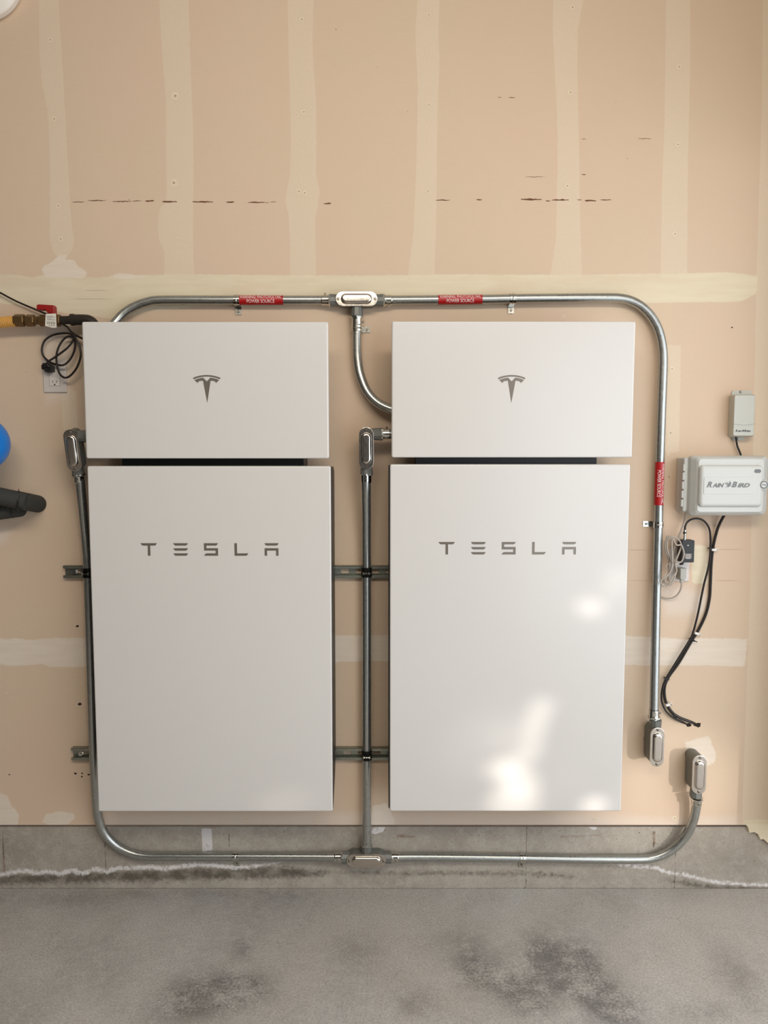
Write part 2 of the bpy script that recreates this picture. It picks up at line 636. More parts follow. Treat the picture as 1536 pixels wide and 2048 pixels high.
# ------------------------------------------------------------------ setting
ZB = P(768, 1650).z                  # lower edge of the drywall
XC = P(1580, 900).x                  # inside corner on the right
XL = -2.9
ZT = 3.2
YF = -5.2
STEM = -0.012


def poly_sdf(X, Z, poly):
    """signed distance (negative inside) of points to a polygon"""
    p = np.array(poly)
    best = np.full(X.shape, 1e9)
    inside = np.zeros(X.shape, bool)
    n = len(p)
    for i in range(n):
        ax, az = p[i]
        bx, bz = p[(i + 1) % n]
        ex, ez = bx - ax, bz - az
        L = ex * ex + ez * ez + 1e-12
        t = np.clip(((X - ax) * ex + (Z - az) * ez) / L, 0, 1)
        best = np.minimum(best, np.hypot(X - ax - t * ex, Z - az - t * ez))
        cond = ((az > Z) != (bz > Z))
        with np.errstate(divide='ignore', invalid='ignore'):
            xi = ax + (Z - az) * ex / (ez if abs(ez) > 1e-12 else 1e-12)
        inside ^= cond & (X < xi)
    return np.where(inside, -best, best)


def line_sdf(X, Z, pts, half):
    best = np.full(X.shape, 1e9)
    for (ax, az), (bx, bz) in zip(pts[:-1], pts[1:]):
        ex, ez = bx - ax, bz - az
        L = ex * ex + ez * ez + 1e-12
        t = np.clip(((X - ax) * ex + (Z - az) * ez) / L, 0, 1)
        best = np.minimum(best, np.hypot(X - ax - t * ex, Z - az - t * ez))
    return best - half


def px2(pts, d=0.0):
    return [(P(x, y, d).x, P(x, y, d).z) for x, y in pts]


def grid_mesh(mb, x0, x1, z0, z1, y, step):
    nx, nz = max(2, int((x1 - x0) / step)), max(2, int((z1 - z0) / step))
    xs, zs = np.linspace(x0, x1, nx + 1), np.linspace(z0, z1, nz + 1)
    o = len(mb.v)
    for z in zs:
        for x in xs:
            mb.v.append(Vector((x, y, z)))
    for j in range(nz):
        for i in range(nx):
            a = o + j * (nx + 1) + i
            mb.f.append([a, a + 1, a + nx + 2, a + nx + 1])
            mb.m.append(0)
            mb.s.append(False)
    return mb


def set_attr(o, name, fn):
    co = np.empty(len(o.data.vertices) * 3)
    o.data.vertices.foreach_get('co', co)
    co = co.reshape(-1, 3)
    val = fn(co[:, 0], co[:, 1], co[:, 2]).astype(np.float32)
    a = o.data.attributes.new(name, 'FLOAT', 'POINT')
    a.data.foreach_set('value', val)


def half2(pts, ox=768, s=2.0):
    return [(ox + x / s, y / s) for x, y in pts]


stripes = []
stripes.append([(78, -30), (78, 0), (79, 100), (84, 170), (95, 220), (98, 270), (100, 350), (99, 470), (104, 500), (112, 512), (135, 512), (146, 497), (148, 480), (142, 440), (138, 370), (134, 300), (129, 210), (126, 150), (120, 60), (117, 0), (116, -30)])
stripes.append([(317, -30), (318, 0), (325, 120), (332, 200), (332, 300), (333, 395), (331, 408), (320, 415), (316, 450), (318, 480), (329, 505), (328, 556), (388, 556), (386, 500), (386, 430), (387, 360), (386, 250), (382, 160), (380, 100), (377, 0), (376, -30)])
stripes.append([(574, -30), (575, 0), (577, 100), (580, 200), (582, 290), (580, 350), (570, 400), (577, 430), (580, 480), (580, 556), (632, 556), (630, 440), (636, 410), (639, 380), (632, 350), (633, 300), (632, 200), (625, 100), (627, 0), (627, -30)])
stripes.append(half2([(136, -60), (135, 0), (125, 120), (130, 230), (135, 350), (132, 500), (130, 640), (125, 780), (118, 930), (100, 1060), (95, 1110), (200, 1110), (205, 1000), (210, 800), (212, 560), (216, 400), (222, 250), (217, 120), (222, 0), (223, -60)]))
stripes.append(half2([(678, -60), (678, 0), (675, 100), (680, 230), (692, 450), (695, 600), (692, 760), (688, 950), (670, 1080), (660, 1110), (792, 1110), (785, 900), (782, 700), (778, 500), (773, 300), (775, 120), (797, 0), (798, -60)]))
stripes.append(half2([(1129, -60), (1128, 0), (1126, 200), (1122, 500), (1112, 750), (1108, 1000), (1105, 1110), (1212, 1110), (1215, 650), (1222, 400), (1226, 170), (1224, 0), (1223, -60)]))
# corner compound on the right, and stud lines lower down beside the right-hand conduit
stripes.append([(1526, -30), (1524, 200), (1513, 550), (1508, 800), (1500, 1180), (1484, 1640), (1484, 1660), (1600, 1660), (1600, -30)])
stripes.append([(1332, 690), (1362, 690), (1358, 905), (1330, 905)])
stripes.append([(122, 780), (152, 780), (156, 860), (126, 860)])
bands = []
bands.append([(-300, 549), (0, 549), (40, 550), (62, 556), (92, 550), (150, 553), (200, 556), (240, 551), (400, 549), (580, 551), (768, 551), (900, 549), (1100, 550), (1300, 548), (1460, 545), (1515, 553),
              (1513, 587), (1480, 603), (1400, 604), (1300, 606), (1180, 600), (1000, 598), (768, 610), (560, 606), (400, 612), (300, 622), (228, 640), (190, 632), (140, 628), (60, 612), (0, 606), (-300, 606)])
bands.append([(1488, 1640), (1488, 1652), (1500, 1680), (1540, 1720), (1700, 1730), (1700, 1640)])
bands.append([(1384, 1090), (1412, 1092), (1416, 1168), (1384, 1166)])
patches = []
patches.append([(82, 541), (90, 530), (108, 522), (116, 510), (135, 511), (130, 519), (150, 521), (155, 534), (175, 541), (170, 556), (92, 556)])
patches.append([(-60, 1570), (14, 1590), (22, 1612), (38, 1628), (36, 1650), (30, 1656), (-60, 1656)])
patches.append([(84, 1644), (94, 1627), (118, 1623), (146, 1626), (150, 1638), (132, 1650), (96, 1650)])
patches.append([(1369, 1486), (1392, 1478), (1418, 1472), (1424, 1490), (1432, 1509), (1429, 1525), (1412, 1533), (1402, 1512), (1373, 1500)])
patches.append([(745, 1612), (772, 1606), (790, 1640), (788, 1650), (742, 1650)])
patches.append([(8, 1382), (13, 1382), (22, 1394), (17, 1393)])
patches.append([(215, 553), (240, 546), (262, 549), (300, 553), (250, 560)])
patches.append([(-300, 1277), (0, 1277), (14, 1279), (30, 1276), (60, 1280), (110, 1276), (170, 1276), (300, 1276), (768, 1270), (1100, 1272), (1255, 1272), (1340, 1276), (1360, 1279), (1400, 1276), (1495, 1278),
              (1490, 1333), (1420, 1331), (1300, 1331), (1100, 1326), (768, 1322), (300, 1330), (170, 1334), (95, 1333), (90, 1328), (60, 1330), (20, 1332), (0, 1328), (-300, 1328)])  # lower seam compound; the cooler light down here is put into its colour
scuffs = []
scuffs.append([(205, 1626), (500, 1624), (768, 1622), (1240, 1628), (1330, 1634), (1480, 1630), (1480, 1656), (1000, 1656), (205, 1656)])
scuffs.append([(82, 650), (140, 640), (150, 700), (140, 800), (90, 812), (78, 740)])
scuffs.append([(1322, 1168), (1372, 1168), (1418, 1190), (1420, 1230), (1330, 1236), (1318, 1200)])
scuffs.append([(0, 1052), (22, 1055), (20, 1085), (0, 1095), (-40, 1090), (-40, 1050)])

wm = MB()
grid_mesh(wm, XL, XC, ZB, ZT, 0.0, 0.011)
# exposed lower edge of the board
wm.add([(XL, 0, ZB), (XC, 0, ZB), (XC, -STEM, ZB), (XL, -STEM, ZB)], [[0, 1, 2, 3]], 0)


def disc(mb, px, py, rx, rz, mi, lift=0.0006, n=14, jag=0.08):
    c = P(px, py)
    vs = []
    for k in range(n):
        a = 2 * math.pi * k / n
        j = 1 + random.uniform(-jag, jag)
        vs.append((c.x + rx * j * math.cos(a), -lift, c.z + rz * j * math.sin(a)))
    mb.add(vs + [(c.x, -lift * 1.6, c.z)], [[k, (k + 1) % n, n] for k in range(n)], mi, True)


for (x, y, r) in [(100, 80, 5), (108, 238, 5), (116, 412, 5), (121, 478, 5), (350, 192, 8), (347, 366, 8), (357, 373, 3), (355, 480, 4), (603, 39, 5), (607, 224, 5),
                  (597, 383, 5), (609, 386, 5), (857, 30, 4.5), (857, 210, 4.5), (855, 382, 4.5), (1144, 15, 5), (1140, 185, 5), (1134, 372, 5), (1357, 134, 5), (1355, 289, 5),
                  (1349, 468, 5), (139, 809, 4), (1044, 1634, 3), (980, 1637, 3), (900, 1634, 3), (492, 1638, 4), (635, 1636, 4), (1190, 1639, 4), (1348, 1636, 5), (1337, 907, 4), (1343, 738, 5), (1128, 633, 3)]:
    s = r / 596
    disc(wm, x, y, s, s, 1)
    disc(wm, x + 1, y, s * 0.26, s * 0.26, 3, 0.0014)


def dash(x0, x1, y, h, mi=2):
    n = max(3, int((x1 - x0) / 4))
    top, bot = [], []
    for k in range(n + 1):
        t = k / n
        e = math.sin(math.pi * min(1, t * 1.15)) ** 0.5 if 0 < t < 1 else 0.15
        rough = 0 if mi == 3 else 1
        hh = h * (0.35 + 0.65 * e) * (1 + rough * random.uniform(-0.45, 0.25)) / 2
        j = rough * random.uniform(-0.5, 0.5)
        a, b = P(x0 + (x1 - x0) * t, y + j - hh), P(x0 + (x1 - x0) * t, y + j + hh)
        top.append((a.x, -0.0008, a.z))
        bot.append((b.x, -0.0008, b.z))
    wm.add(top + bot, [[k, k + 1, n + 2 + k, n + 1 + k] for k in range(n)], mi)


for a in [(145, 168, 404, 1.6), (177, 212, 401, 2.2), (225, 262, 403, 1.8), (265, 283, 402, 1.4), (291, 308, 402, 3.2), (325, 354, 403.5, 3.6), (385, 426, 404, 3), (453, 468, 404, 3.4), (496, 537, 405, 2.2), (540, 552, 404, 1.2),
          (648, 662, 407, 3.4), (872, 900, 400.5, 1.8), (953, 964, 399.5, 2.4), (1042, 1083, 399, 4.2), (1091, 1100, 402, 2), (1104, 1137, 400, 3.4), (1154, 1163, 399.5, 1.6), (1170, 1192, 401.5, 3.6), (1201, 1222, 400, 1.8),
          (995, 1003, 195, 0.9), (1017, 1030, 195, 1.2), (1163, 1172, 278, 1.2), (1276, 1301, 277.5, 1.4), (1163, 1172, 349, 1.6), (1052, 1090, 354, 0.8)]:
    dash(*a)
for a in [(1257, 1306, 1100, 0.5), (1327, 1352, 1100, 0.5), (1430, 1488, 1099, 0.5), (1257, 1306, 1161, 0.5), (1430, 1478, 1161, 0.5), (170, 220, 581, 0.5), (150, 225, 598, 0.5)]:
    dash(*a, mi=3)
for (x, y, r) in [(155, 1252, 2.8), (160, 1408, 3.4), (151, 1547, 2.6), (164.5, 1546.5, 2), (164, 1553, 1.8), (178, 1549, 2.4), (1395, 1449.5, 6), (1377, 1450, 4.5), (1341, 866, 1.1), (1338, 954, 1.0), (19, 1549, 1.6), (1464, 655, 1.4)]:
    disc(wm, x, y, r / 596 * 1.2, r / 596 * 0.8, 4, 0.0007, 9, 0.3)
# tongue of compound hanging over the concrete in the corner
tongue = [(1488, 1646), (1496, 1654), (1499, 1666), (1508, 1664), (1516, 1668), (1521, 1679), (1527, 1678), (1540, 1690), (1585, 1722), (1585, 1646)]
pt = [P(x, y, 0.0015) for x, y in tongue]
mbt = MB()
prism(mbt, [(p.x, p.z) for p in pt], (0, -STEM, 0), (1, 0, 0), (0, 0, 1), -STEM + 0.0015)
wm.add(mbt.v, mbt.f, 0)
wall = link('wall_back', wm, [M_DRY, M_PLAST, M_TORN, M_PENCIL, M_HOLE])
wall['kind'] = 'structure'


def fields(polys):
    pp = [px2(p) for p in polys]
    def fn(x, y, z):
        d = np.full(x.shape, 1e3)
        for p in pp:
            d = np.minimum(d, poly_sdf(x, z, p))
        return d
    return fn


set_attr(wall, 'skim', fields(stripes))
set_attr(wall, 'tape', fields(bands))
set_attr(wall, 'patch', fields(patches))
set_attr(wall, 'scuff', fields(scuffs))

# wooden sill glimpsed in the slot under the board
sm = MB()
box(sm, (XL, 0.022, ZB - 0.03), (XC, 0.06, ZB + 0.02))
o = link('trim_1', sm, M_SILL)
o['kind'] = 'structure'

# concrete stem wall
st = MB()
ZS = ZB - 0.0135
grid_mesh(st, XL, XC + 0.35, 0.0, ZS, -STEM, 0.006)
st.add([(XL, -STEM, ZS), (XC + 0.35, -STEM, ZS), (XC + 0.35, 0.12, ZS), (XL, 0.12, ZS)], [[0, 1, 2, 3]], 0)
stem = link('baseboard_back', st, M_STEM)
stem['kind'] = 'structure'
salt_l = px2([(-300, 1752), (10, 1749), (30, 1743), (50, 1742), (75, 1746), (95, 1743), (120, 1748), (145, 1740), (165, 1747), (190, 1739), (215, 1744), (230, 1737), (260, 1736), (300, 1734), (330, 1737), (370, 1732), (400, 1729), (430, 1731), (460, 1734), (490, 1734), (520, 1731), (566, 1724)], STEM)
salt_r = px2([(1240, 1731), (1285, 1733), (1310, 1736), (1345, 1747), (1370, 1749), (1400, 1758), (1440, 1765), (1480, 1768), (1536, 1771), (1700, 1774)], STEM)


def salt_fn(x, y, z):
    a = line_sdf(x, z, salt_l, 0.0085)
    a += np.clip((x - P(480, 1735).x) * 0.05, 0, 1)
    b = line_sdf(x, z, salt_r, 0.0065)
    return np.minimum(a, b)


set_attr(stem, 'salt', salt_fn)
damp_polys = [[(-300, 1752), (0, 1750), (140, 1744), (300, 1738), (420, 1735), (560, 1732), (660, 1744), (640, 1754), (420, 1760), (300, 1763), (100, 1766), (0, 1770), (-300, 1774)],
              [(660, 1744), (900, 1743), (1080, 1745), (1150, 1754), (1000, 1750), (760, 1749)],
              [(1330, 1758), (1420, 1768), (1536, 1774), (1700, 1776), (1700, 1786), (1480, 1784), (1390, 1776)]]
set_attr(stem, 'damp', lambda x, y, z: np.minimum.reduce([poly_sdf(x, z, px2(p, STEM)) for p in damp_polys]))
paint_polys = [[(403, 1657), (423, 1657), (425, 1700), (405, 1704)], [(742, 1666), (746, 1656), (760, 1652), (771, 1653), (767, 1662), (752, 1669)], [(1174, 1652), (1186, 1648), (1196, 1656), (1188, 1661)]]
set_attr(stem, 'paint', lambda x, y, z: np.minimum.reduce([poly_sdf(x, z, px2(p, STEM)) for p in paint_polys]))
rust_polys = [[(5, 1700), (9, 1700), (10, 1745), (6, 1745)], [(1304, 1662), (1310, 1662), (1312, 1690), (1306, 1690)], [(792, 1668), (830, 1672), (828, 1676), (794, 1675)], [(1120, 1672), (1200, 1670), (1200, 1672), (1120, 1675)]]
set_attr(stem, 'rust', lambda x, y, z: np.minimum.reduce([poly_sdf(x, z, px2(p, STEM)) for p in rust_polys]))
crack_lines = [[(211, 1680), (209, 1700), (212, 1720), (210, 1742)], [(1350, 1690), (1352, 1720), (1348, 1780)], [(1305, 1655), (1310, 1670), (1307, 1695)], [(459, 1655), (458, 1680), (460, 1700)], [(6, 1660), (7, 1745)], [(1054, 1650), (1052, 1775)]]
set_attr(stem, 'crack', lambda x, y, z: np.minimum.reduce([line_sdf(x, z, px2(p, STEM), 0.0010) for p in crack_lines] + [np.abs(z - 0.0005) - 0.0012]))

# floor slab
fl = MB()
fx0, fx1, fy0, fy1, stp = XL, 5.2, -5.6, -STEM, 0.022
nx, ny = int((fx1 - fx0) / stp), int((fy1 - fy0) / stp)
xs, ys = np.linspace(fx0, fx1, nx + 1), np.linspace(fy0, fy1, ny + 1)
fl.v = [Vector((x, y, 0)) for y in ys for x in xs]
fl.f = [[j * (nx + 1) + i, j * (nx + 1) + i + 1, (j + 1) * (nx + 1) + i + 1, (j + 1) * (nx + 1) + i] for j in range(ny) for i in range(nx)]
fl.m = [0] * len(fl.f)
fl.s = [False] * len(fl.f)
floor = link('floor', fl, M_SLAB)
floor['kind'] = 'structure'
blobs = [(1090, 1920, .07, .07, 1.5), (1140, 1945, .08, .06, 1.4), (1170, 1915, .06, .06, 1.0), (950, 1945, .06, .05, 1.2), (1010, 1965, .06, .05, 0.9), (1060, 2000, .06, .05, 1.2), (1210, 2005, .07, .05, 1.3),
         (1250, 2025, .06, .05, 1.0), (400, 1980, .11, .05, 1.0), (470, 1985, .09, .05, 0.8), (500, 1975, .07, .04, 0.7), (370, 2018, .09, .04, 0.8), (489, 1897, .03, .03, 1.0), (930, 1890, .10, .06, 0.6),
         (710, 1900, .10, .05, 0.5), (560, 1800, .10, .05, 0.4), (1480, 1960, .06, .10, 0.6), (830, 2010, .06, .04, 0.7), (1420, 2030, .09, .04, 0.6), (120, 1800, .3, .03, 0.5), (400, 1786, .4, .02, 0.5)]


def stain_fn(x, y, z):
    s = np.zeros(x.shape)
    for px, py, rx, ry, k in blobs:
        c = PF(px, py)
        s += k * np.exp(-((x - c.x) / rx) ** 2 - ((y - c.y) / (ry * 1.6)) ** 2)
    return s


set_attr(floor, 'stain', stain_fn)

# short return of the right-hand wall beside the door opening
rw = MB()
box(rw, (XC, -0.20, ZB), (XC + 0.11, -STEM, ZT))
# header over the wide garage door opening, and the stretch of wall past it
box(rw, (XC, -4.75, 2.45), (XC + 0.11, -0.20, ZT))
box(rw, (XC, YF, 0.0), (XC + 0.11, -4.75, ZT))
o = link('wall_right', rw, M_PLAIN)
o['kind'] = 'structure'
for nm, a, b, m in (('wall_left', (XL - 0.1, YF, 0), (XL, 0.12, ZT), M_DIM), ('wall_front', (XL - 0.1, YF - 0.1, 0), (XC + 0.11, YF, ZT), M_DIM), ('ceiling', (XL - 0.1, YF - 0.1, ZT), (XC + 0.11, 0.12, ZT + 0.1), M_PLAIN)):
    q = MB()
    box(q, a, b)
    o = link(nm, q, m)
    o['kind'] = 'structure'

# ------------------------------------------------------------------ power cabinets
COVER_D = 0.180


def letter_polys():
    """the five wide letters, 0..125 high, in the units of the word"""
    T = [[(57, 125), (218, 125), (212, 112), (200, 101), (152, 101), (152, 0), (127, 0), (127, 101), (78, 101), (64, 112)]]
    bar = lambda y: [(380, y + 24), (525, y + 24), (518, y + 10), (505, y), (400, y), (387, y + 10)]
    E = [bar(101), bar(50.5), bar(0)]
    S = [[(684, 125), (822, 125), (815, 110), (800, 101), (708, 101), (708, 75), (822, 75), (822, 0), (683, 0), (692, 14), (706, 24), (798, 24), (798, 51), (684, 51)]]
    L = [[(985, 125), (1010, 125), (1010, 24), (1120, 24), (1114, 10), (1100, 0), (985, 0)]]
    A = [[(1282, 125), (1422, 125), (1415, 110), (1402, 101), (1302, 101), (1289, 110)], [(1283, 75), (1420, 75), (1420, 0), (1396, 0), (1396, 51), (1307, 51), (1307, 0), (1283, 0)]]
    return [T, E, S, L, A]


def emblem_polys():
    arc = lambda x, R_, y0: y0 - (R_ - math.sqrt(R_ * R_ - x * x))
    n = 12
    top, low = [], []
    for k in range(n + 1):
        x = -283 + 566 * k / n
        top.append((x, arc(x, 720, 0)))
    for k in range(n + 1):
        x = 268 - 536 * k / n
        low.append((x, arc(x, 690, -33)))
    bar = top + low
    xs = [-255, -220, -180, -130, -72]
    left = [(x, arc(x, 660, -53 + 3)) for x in xs]
    body = left + [(0, -130)] + [(-x, y) for x, y in left[::-1]]
    body += [(188, -163), (168, -132), (140, -122), (78, -116), (0, -565), (-78, -116), (-140, -122), (-168, -132), (-188, -163)]
    return [bar, body]


def cover_mesh(tl, tr, bl, br, d, thick=0.013):
    """rounded front shell between four photo corners in the plane d"""
    pts = [P(*bl, d), P(*br, d), P(*tr, d), P(*tl, d)]
    x0, x1 = (pts[0].x + pts[3].x) / 2, (pts[1].x + pts[2].x) / 2
    z0, z1 = (pts[0].z + pts[1].z) / 2, (pts[2].z + pts[3].z) / 2
    mb = MB()
    prism(mb, rrect(x0, z0, x1, z1, 0.006), (0, -(d - thick), 0), (1, 0, 0), (0, 0, 1), thick, bevel=0.0045, seg=3)
    return mb, x0, x1, z0, z1


def battery(label, tl, tr, bl, br, word, wide):
    mb, x0, x1, z0, z1 = cover_mesh(tl, tr, bl, br, COVER_D)
    t = thing('battery_cabinet', label, 'battery', ((x0 + x1) / 2, 0, z0), 'wall-hung battery cabinets')
    fc = link('front_cover', mb, M_COVER, t)
    ch = MB()
    # casting: side profile with the lower rear corner cut away
    prof = [(-0.022, z1 - 0.02), (-0.022, z0 + 0.16), (-0.060, z0 + 0.075), (-0.150, z0 + 0.006), (-0.168, z0 + 0.006), (-0.168, z1 - 0.004), (-0.06, z1 - 0.004)]
    a, b = x0 + 0.001 - wide[0], x1 - 0.001 + wide[1]
    n = len(prof)
    ch.add([(a, y, z) for y, z in prof] + [(b, y, z) for y, z in prof], [list(range(n)), list(range(2 * n - 1, n - 1, -1))] + [[i, (i + 1) % n, n + (i + 1) % n, n + i] for i in range(n)])
    link('casting', ch, M_BLACK, t)
    # cooling neck that closes the gap to the box above
    nk = MB()
    xa, xb = P(word[3], 922, 0.10).x, P(word[4], 922, 0.10).x
    box(nk, (xa, -0.14, z1 - 0.02), (xb, -0.025, P(768, word[7], COVER_D).z - 0.0006), 0.0)
    link('neck', nk, M_BLACK, t)
    for fx in word[5:7]:
        ft = MB()
        p = P(fx, 1622, 0.150)
        cyl(ft, (p.x, -0.152, z0 - 0.004), (p.x, -0.152, z0 + 0.012), 0.017, 18, ch=0.003)
        link('foot', ft, M_BLACK, t)
    lx0, lx1, ly = word[0], word[1], word[2]
    pa, pb = P(lx0, ly, COVER_D), P(lx1, ly, COVER_D)
    s = (pb.x - pa.x) / (1420 - 57)
    for polys in letter_polys():
        lt = MB()
        for poly in polys:
            prism(lt, [((x - 57) * s, (y - 62) * s) for x, y in poly], (pa.x, -COVER_D + 0.0002, pa.z), (1, 0, 0), (0, 0, 1), 0.0008)
        o = link('letter', lt, M_LETTER, fc)
        o['label'] = 'wide grey capital letter'
    return t


battery('tall white battery cabinet below the emblem box that the gas pipe runs behind', (173, 932), (662, 932), (197, 1624), (664.5, 1623), (281.5, 557, 1099, 253, 610, 224, 643, 917), (0.002, 0.0015))
battery('tall white battery cabinet with bright sun patches on its cover', (778, 929.5), (1257, 927.5), (781, 1622), (1246, 1624), (877, 1152, 1096.5, 831, 1186, 800, 1222, 915), (0.0045, -0.002))


def inverter(label, tl, tr, bl, br, ex, ey):
    mb, x0, x1, z0, z1 = cover_mesh(tl, tr, bl, br, COVER_D, 0.016)
    t = thing('inverter_box', label, 'inverter', ((x0 + x1) / 2, 0, z0), 'emblem boxes above the batteries')
    link('front_cover', mb, M_COVER, t)
    ch = MB()
    box(ch, (x0 + 0.085, -0.166, z0 + 0.012), (x1 - 0.085, -0.002, z1 - 0.05), 0.004)
    link('casting', ch, M_BLACK, t)
    em = MB()
    c = P(ex, ey, COVER_D)
    s = (P(ex + 27.6, ey, COVER_D).x - c.x) / 283
    for poly in emblem_polys():
        prism(em, [(x * s, y * s) for x, y in poly], (c.x, -COVER_D + 0.0002, c.z), (1, 0, 0), (0, 0, 1), 0.0008)
    o = link('emblem', em, M_LETTER, t)
    o['label'] = 'grey emblem in the middle of the white cover'


inverter('white emblem box with the gas pipe and coiled black cord at its corner', (163, 642), (656, 644.5), (172, 917), (658, 917), 413.5, 750)
inverter('white emblem box with the short curved conduit entering its side', (781, 645), (1271, 639.5), (785, 917), (1265, 913), 1023.5, 750)

# ------------------------------------------------------------------ conduit
RP = 0.0148
GB, GC, GS, GP = 'grey conduit bodies with pressed lids', 'set-screw conduit connectors', 'one-hole conduit straps', 'galvanized conduit runs'


def pipe(label, pts, n=10, r=RP, grp=GP):
    path = smooth_path([P(x, y, d) for x, y, d in pts], n)
    t = thing('steel_conduit', label, 'conduit', path[0], grp)
    mb = MB()
    sweep(mb, path, r, 24)
    return t, mb, path


def simple_pipe(label, pts, n=10):
    t, mb, path = pipe(label, pts, n)
    # one mesh: no separate parts
    bpy.data.objects.remove(t)
    o = link('steel_conduit', mb, M_EMT)
    return tag(o, label, 'conduit', GP)


def warning_sticker(t, a, b, axis_u, up):
    """red wrap round the pipe between world points a and b; two lines of lettering follow the curve"""
    a, b = Vector(a), Vector(b)
    L = (b - a).length
    u = Vector(axis_u).normalized()
    f = Vector((0, -1, 0))
    v = f.cross(u) * -1
    if v.dot(Vector(up)) < 0:
        v = -v
    mid = (a + b) / 2
    rs = RP + 0.0005
    mb = MB()
    n, vs, fs = 28, [], []
    for i in range(2):
        for k in range(n + 1):
            th = math.pi * (-0.62 + 1.24 * k / n)
            vs.append((a if i == 0 else b) + (f * math.cos(th) + v * math.sin(th)) * rs)
    fs = [[k, k + 1, n + 2 + k, n + 1 + k] for k in range(n)]
    mb.add(vs, fs, 0, True)
    lab = link('warning_label', mb, M_RED, t)
    lab['label'] = 'red warning label with white capitals'
    tx = MB()
    for body, w, c in (('WARNING: PHOTOVOLTAIC', 0.94 * L, 0.0083), ('POWER SOURCE', 0.62 * L, -0.0062)):
        tv, tf, tw, th_ = text_mesh(body, 1.0)
        H = 0.0112
        bm = bmesh.new()
        bv = [bm.verts.new((p.x * w / tw, p.y * H / th_ + c, 0)) for p in tv]
        for q in tf:
            try:
                bm.faces.new([bv[i] for i in q])
            except ValueError:
                pass
        for k in range(-5, 6):
            g = bm.verts[:] + bm.edges[:] + bm.faces[:]
            bmesh.ops.bisect_plane(bm, geom=g, plane_co=(0, c + k * H / 10, 0), plane_no=(0, 1, 0))
        for q in bm.verts:
            ang = q.co.y / rs
            q.co = mid + u * q.co.x + (f * math.cos(ang) + v * math.sin(ang)) * (rs + 0.0003)
        tx.bm(bm, 0)
    link('lettering', tx, M_WTXT, lab)


D1 = 0.026
t, mb, path = pipe('galvanized conduit with one red warning label, bending down behind an emblem box', [(214, 690, 0.06), (222, 658, 0.045), (236, 639, .035), (250, 625, .03), (271, 612.5, .027), (298, 603.3, D1), (328, 600.3, D1), (440, 600.3, D1), (560, 600.3, D1), (652, 600.3, D1)])
link('tube', mb, M_EMT, t)
warning_sticker(t, P(478, 600.3, D1), P(567, 600.3, D1), (1, 0, 0), (0, 0, 1))

t, mb, path = pipe('long galvanized conduit with two red warning labels, rounding a corner down past the controller',
                   [(775, 600.5, D1), (870, 599.8, D1), (960, 598.8, D1), (1060, 597, D1), (1160, 596, D1), (1212, 595.6, D1), (1240, 596.5, D1), (1262, 601.5, D1), (1283, 613, D1), (1301, 631, D1), (1315, 655, D1), (1323, 683, D1), (1326.3, 715, D1), (1325.3, 760, D1), (1323, 820, D1), (1319.5, 930, D1), (1316.5, 1049, D1), (1312.5, 1200, D1 + .004), (1309.8, 1330, D1 + .012), (1308, 1420, .046), (1307.8, 1445, .05)])
link('tube', mb, M_EMT, t)
warning_sticker(t, P(876, 599.8, D1), P(964, 598.8, D1), P(964, 598.8, D1) - P(876, 599.8, D1), (0, 0, 1))
warning_sticker(t, P(1319.7, 924, D1), P(1317.2, 1010, D1), P(1317.2, 1010, D1) - P(1319.7, 924, D1), (1, 0, 0))

simple_pipe('short curved galvanized conduit from the top tee into an emblem box', [(713.5, 636, .028), (713.8, 690, .028), (715.5, 722, .03), (720.5, 750, .034), (733, 781, .042), (752, 803, .05), (778, 817, .058), (806, 822, .062)])
simple_pipe('straight upright galvanized conduit running down between the two battery cabinets', [(732.5, 945, .086), (732.5, 975, .086), (733, 1030, .062), (733, 1085, .045), (733.2, 1143, .040), (733.5, 1300, .040), (733.7, 1508, .040), (733.7, 1600, .034), (733.5, 1690, .028)])
simple_pipe('very short galvanized conduit stub between the upright fitting and an emblem box', [(764, 868, .086), (830, 868, .086)], 4)
simple_pipe('galvanized conduit crossing the bolted strut ends, then bending onto the concrete', [(158.5, 950, .092), (160.5, 965, .089), (164, 1000, .075), (169.5, 1060, .050), (173, 1100, .041), (175.5, 1143, .039), (181, 1320, .039), (186, 1480, .039), (190, 1560, .036), (193.5, 1612, .030), (198, 1640, .024), (207, 1664, .018), (220, 1680, .012), (240, 1696, .008), (265, 1707, .006), (295, 1712.3, .006), (340, 1712.8, .006), (470, 1713, .006), (600, 1713.3, .008), (682, 1713.8, .013)])
simple_pipe('galvanized conduit along the concrete, bending up to the fitting on white plaster', [(784, 1714.2, .013), (860, 1714, .008), (1045, 1716, .006), (1180, 1718, .006), (1270, 1718.5, .006), (1305, 1716, .007), (1333, 1706, .010), (1356, 1689, .014), (1374, 1668, .02), (1386, 1643, .028), (1392, 1618, .036), (1394, 1596, .042)])


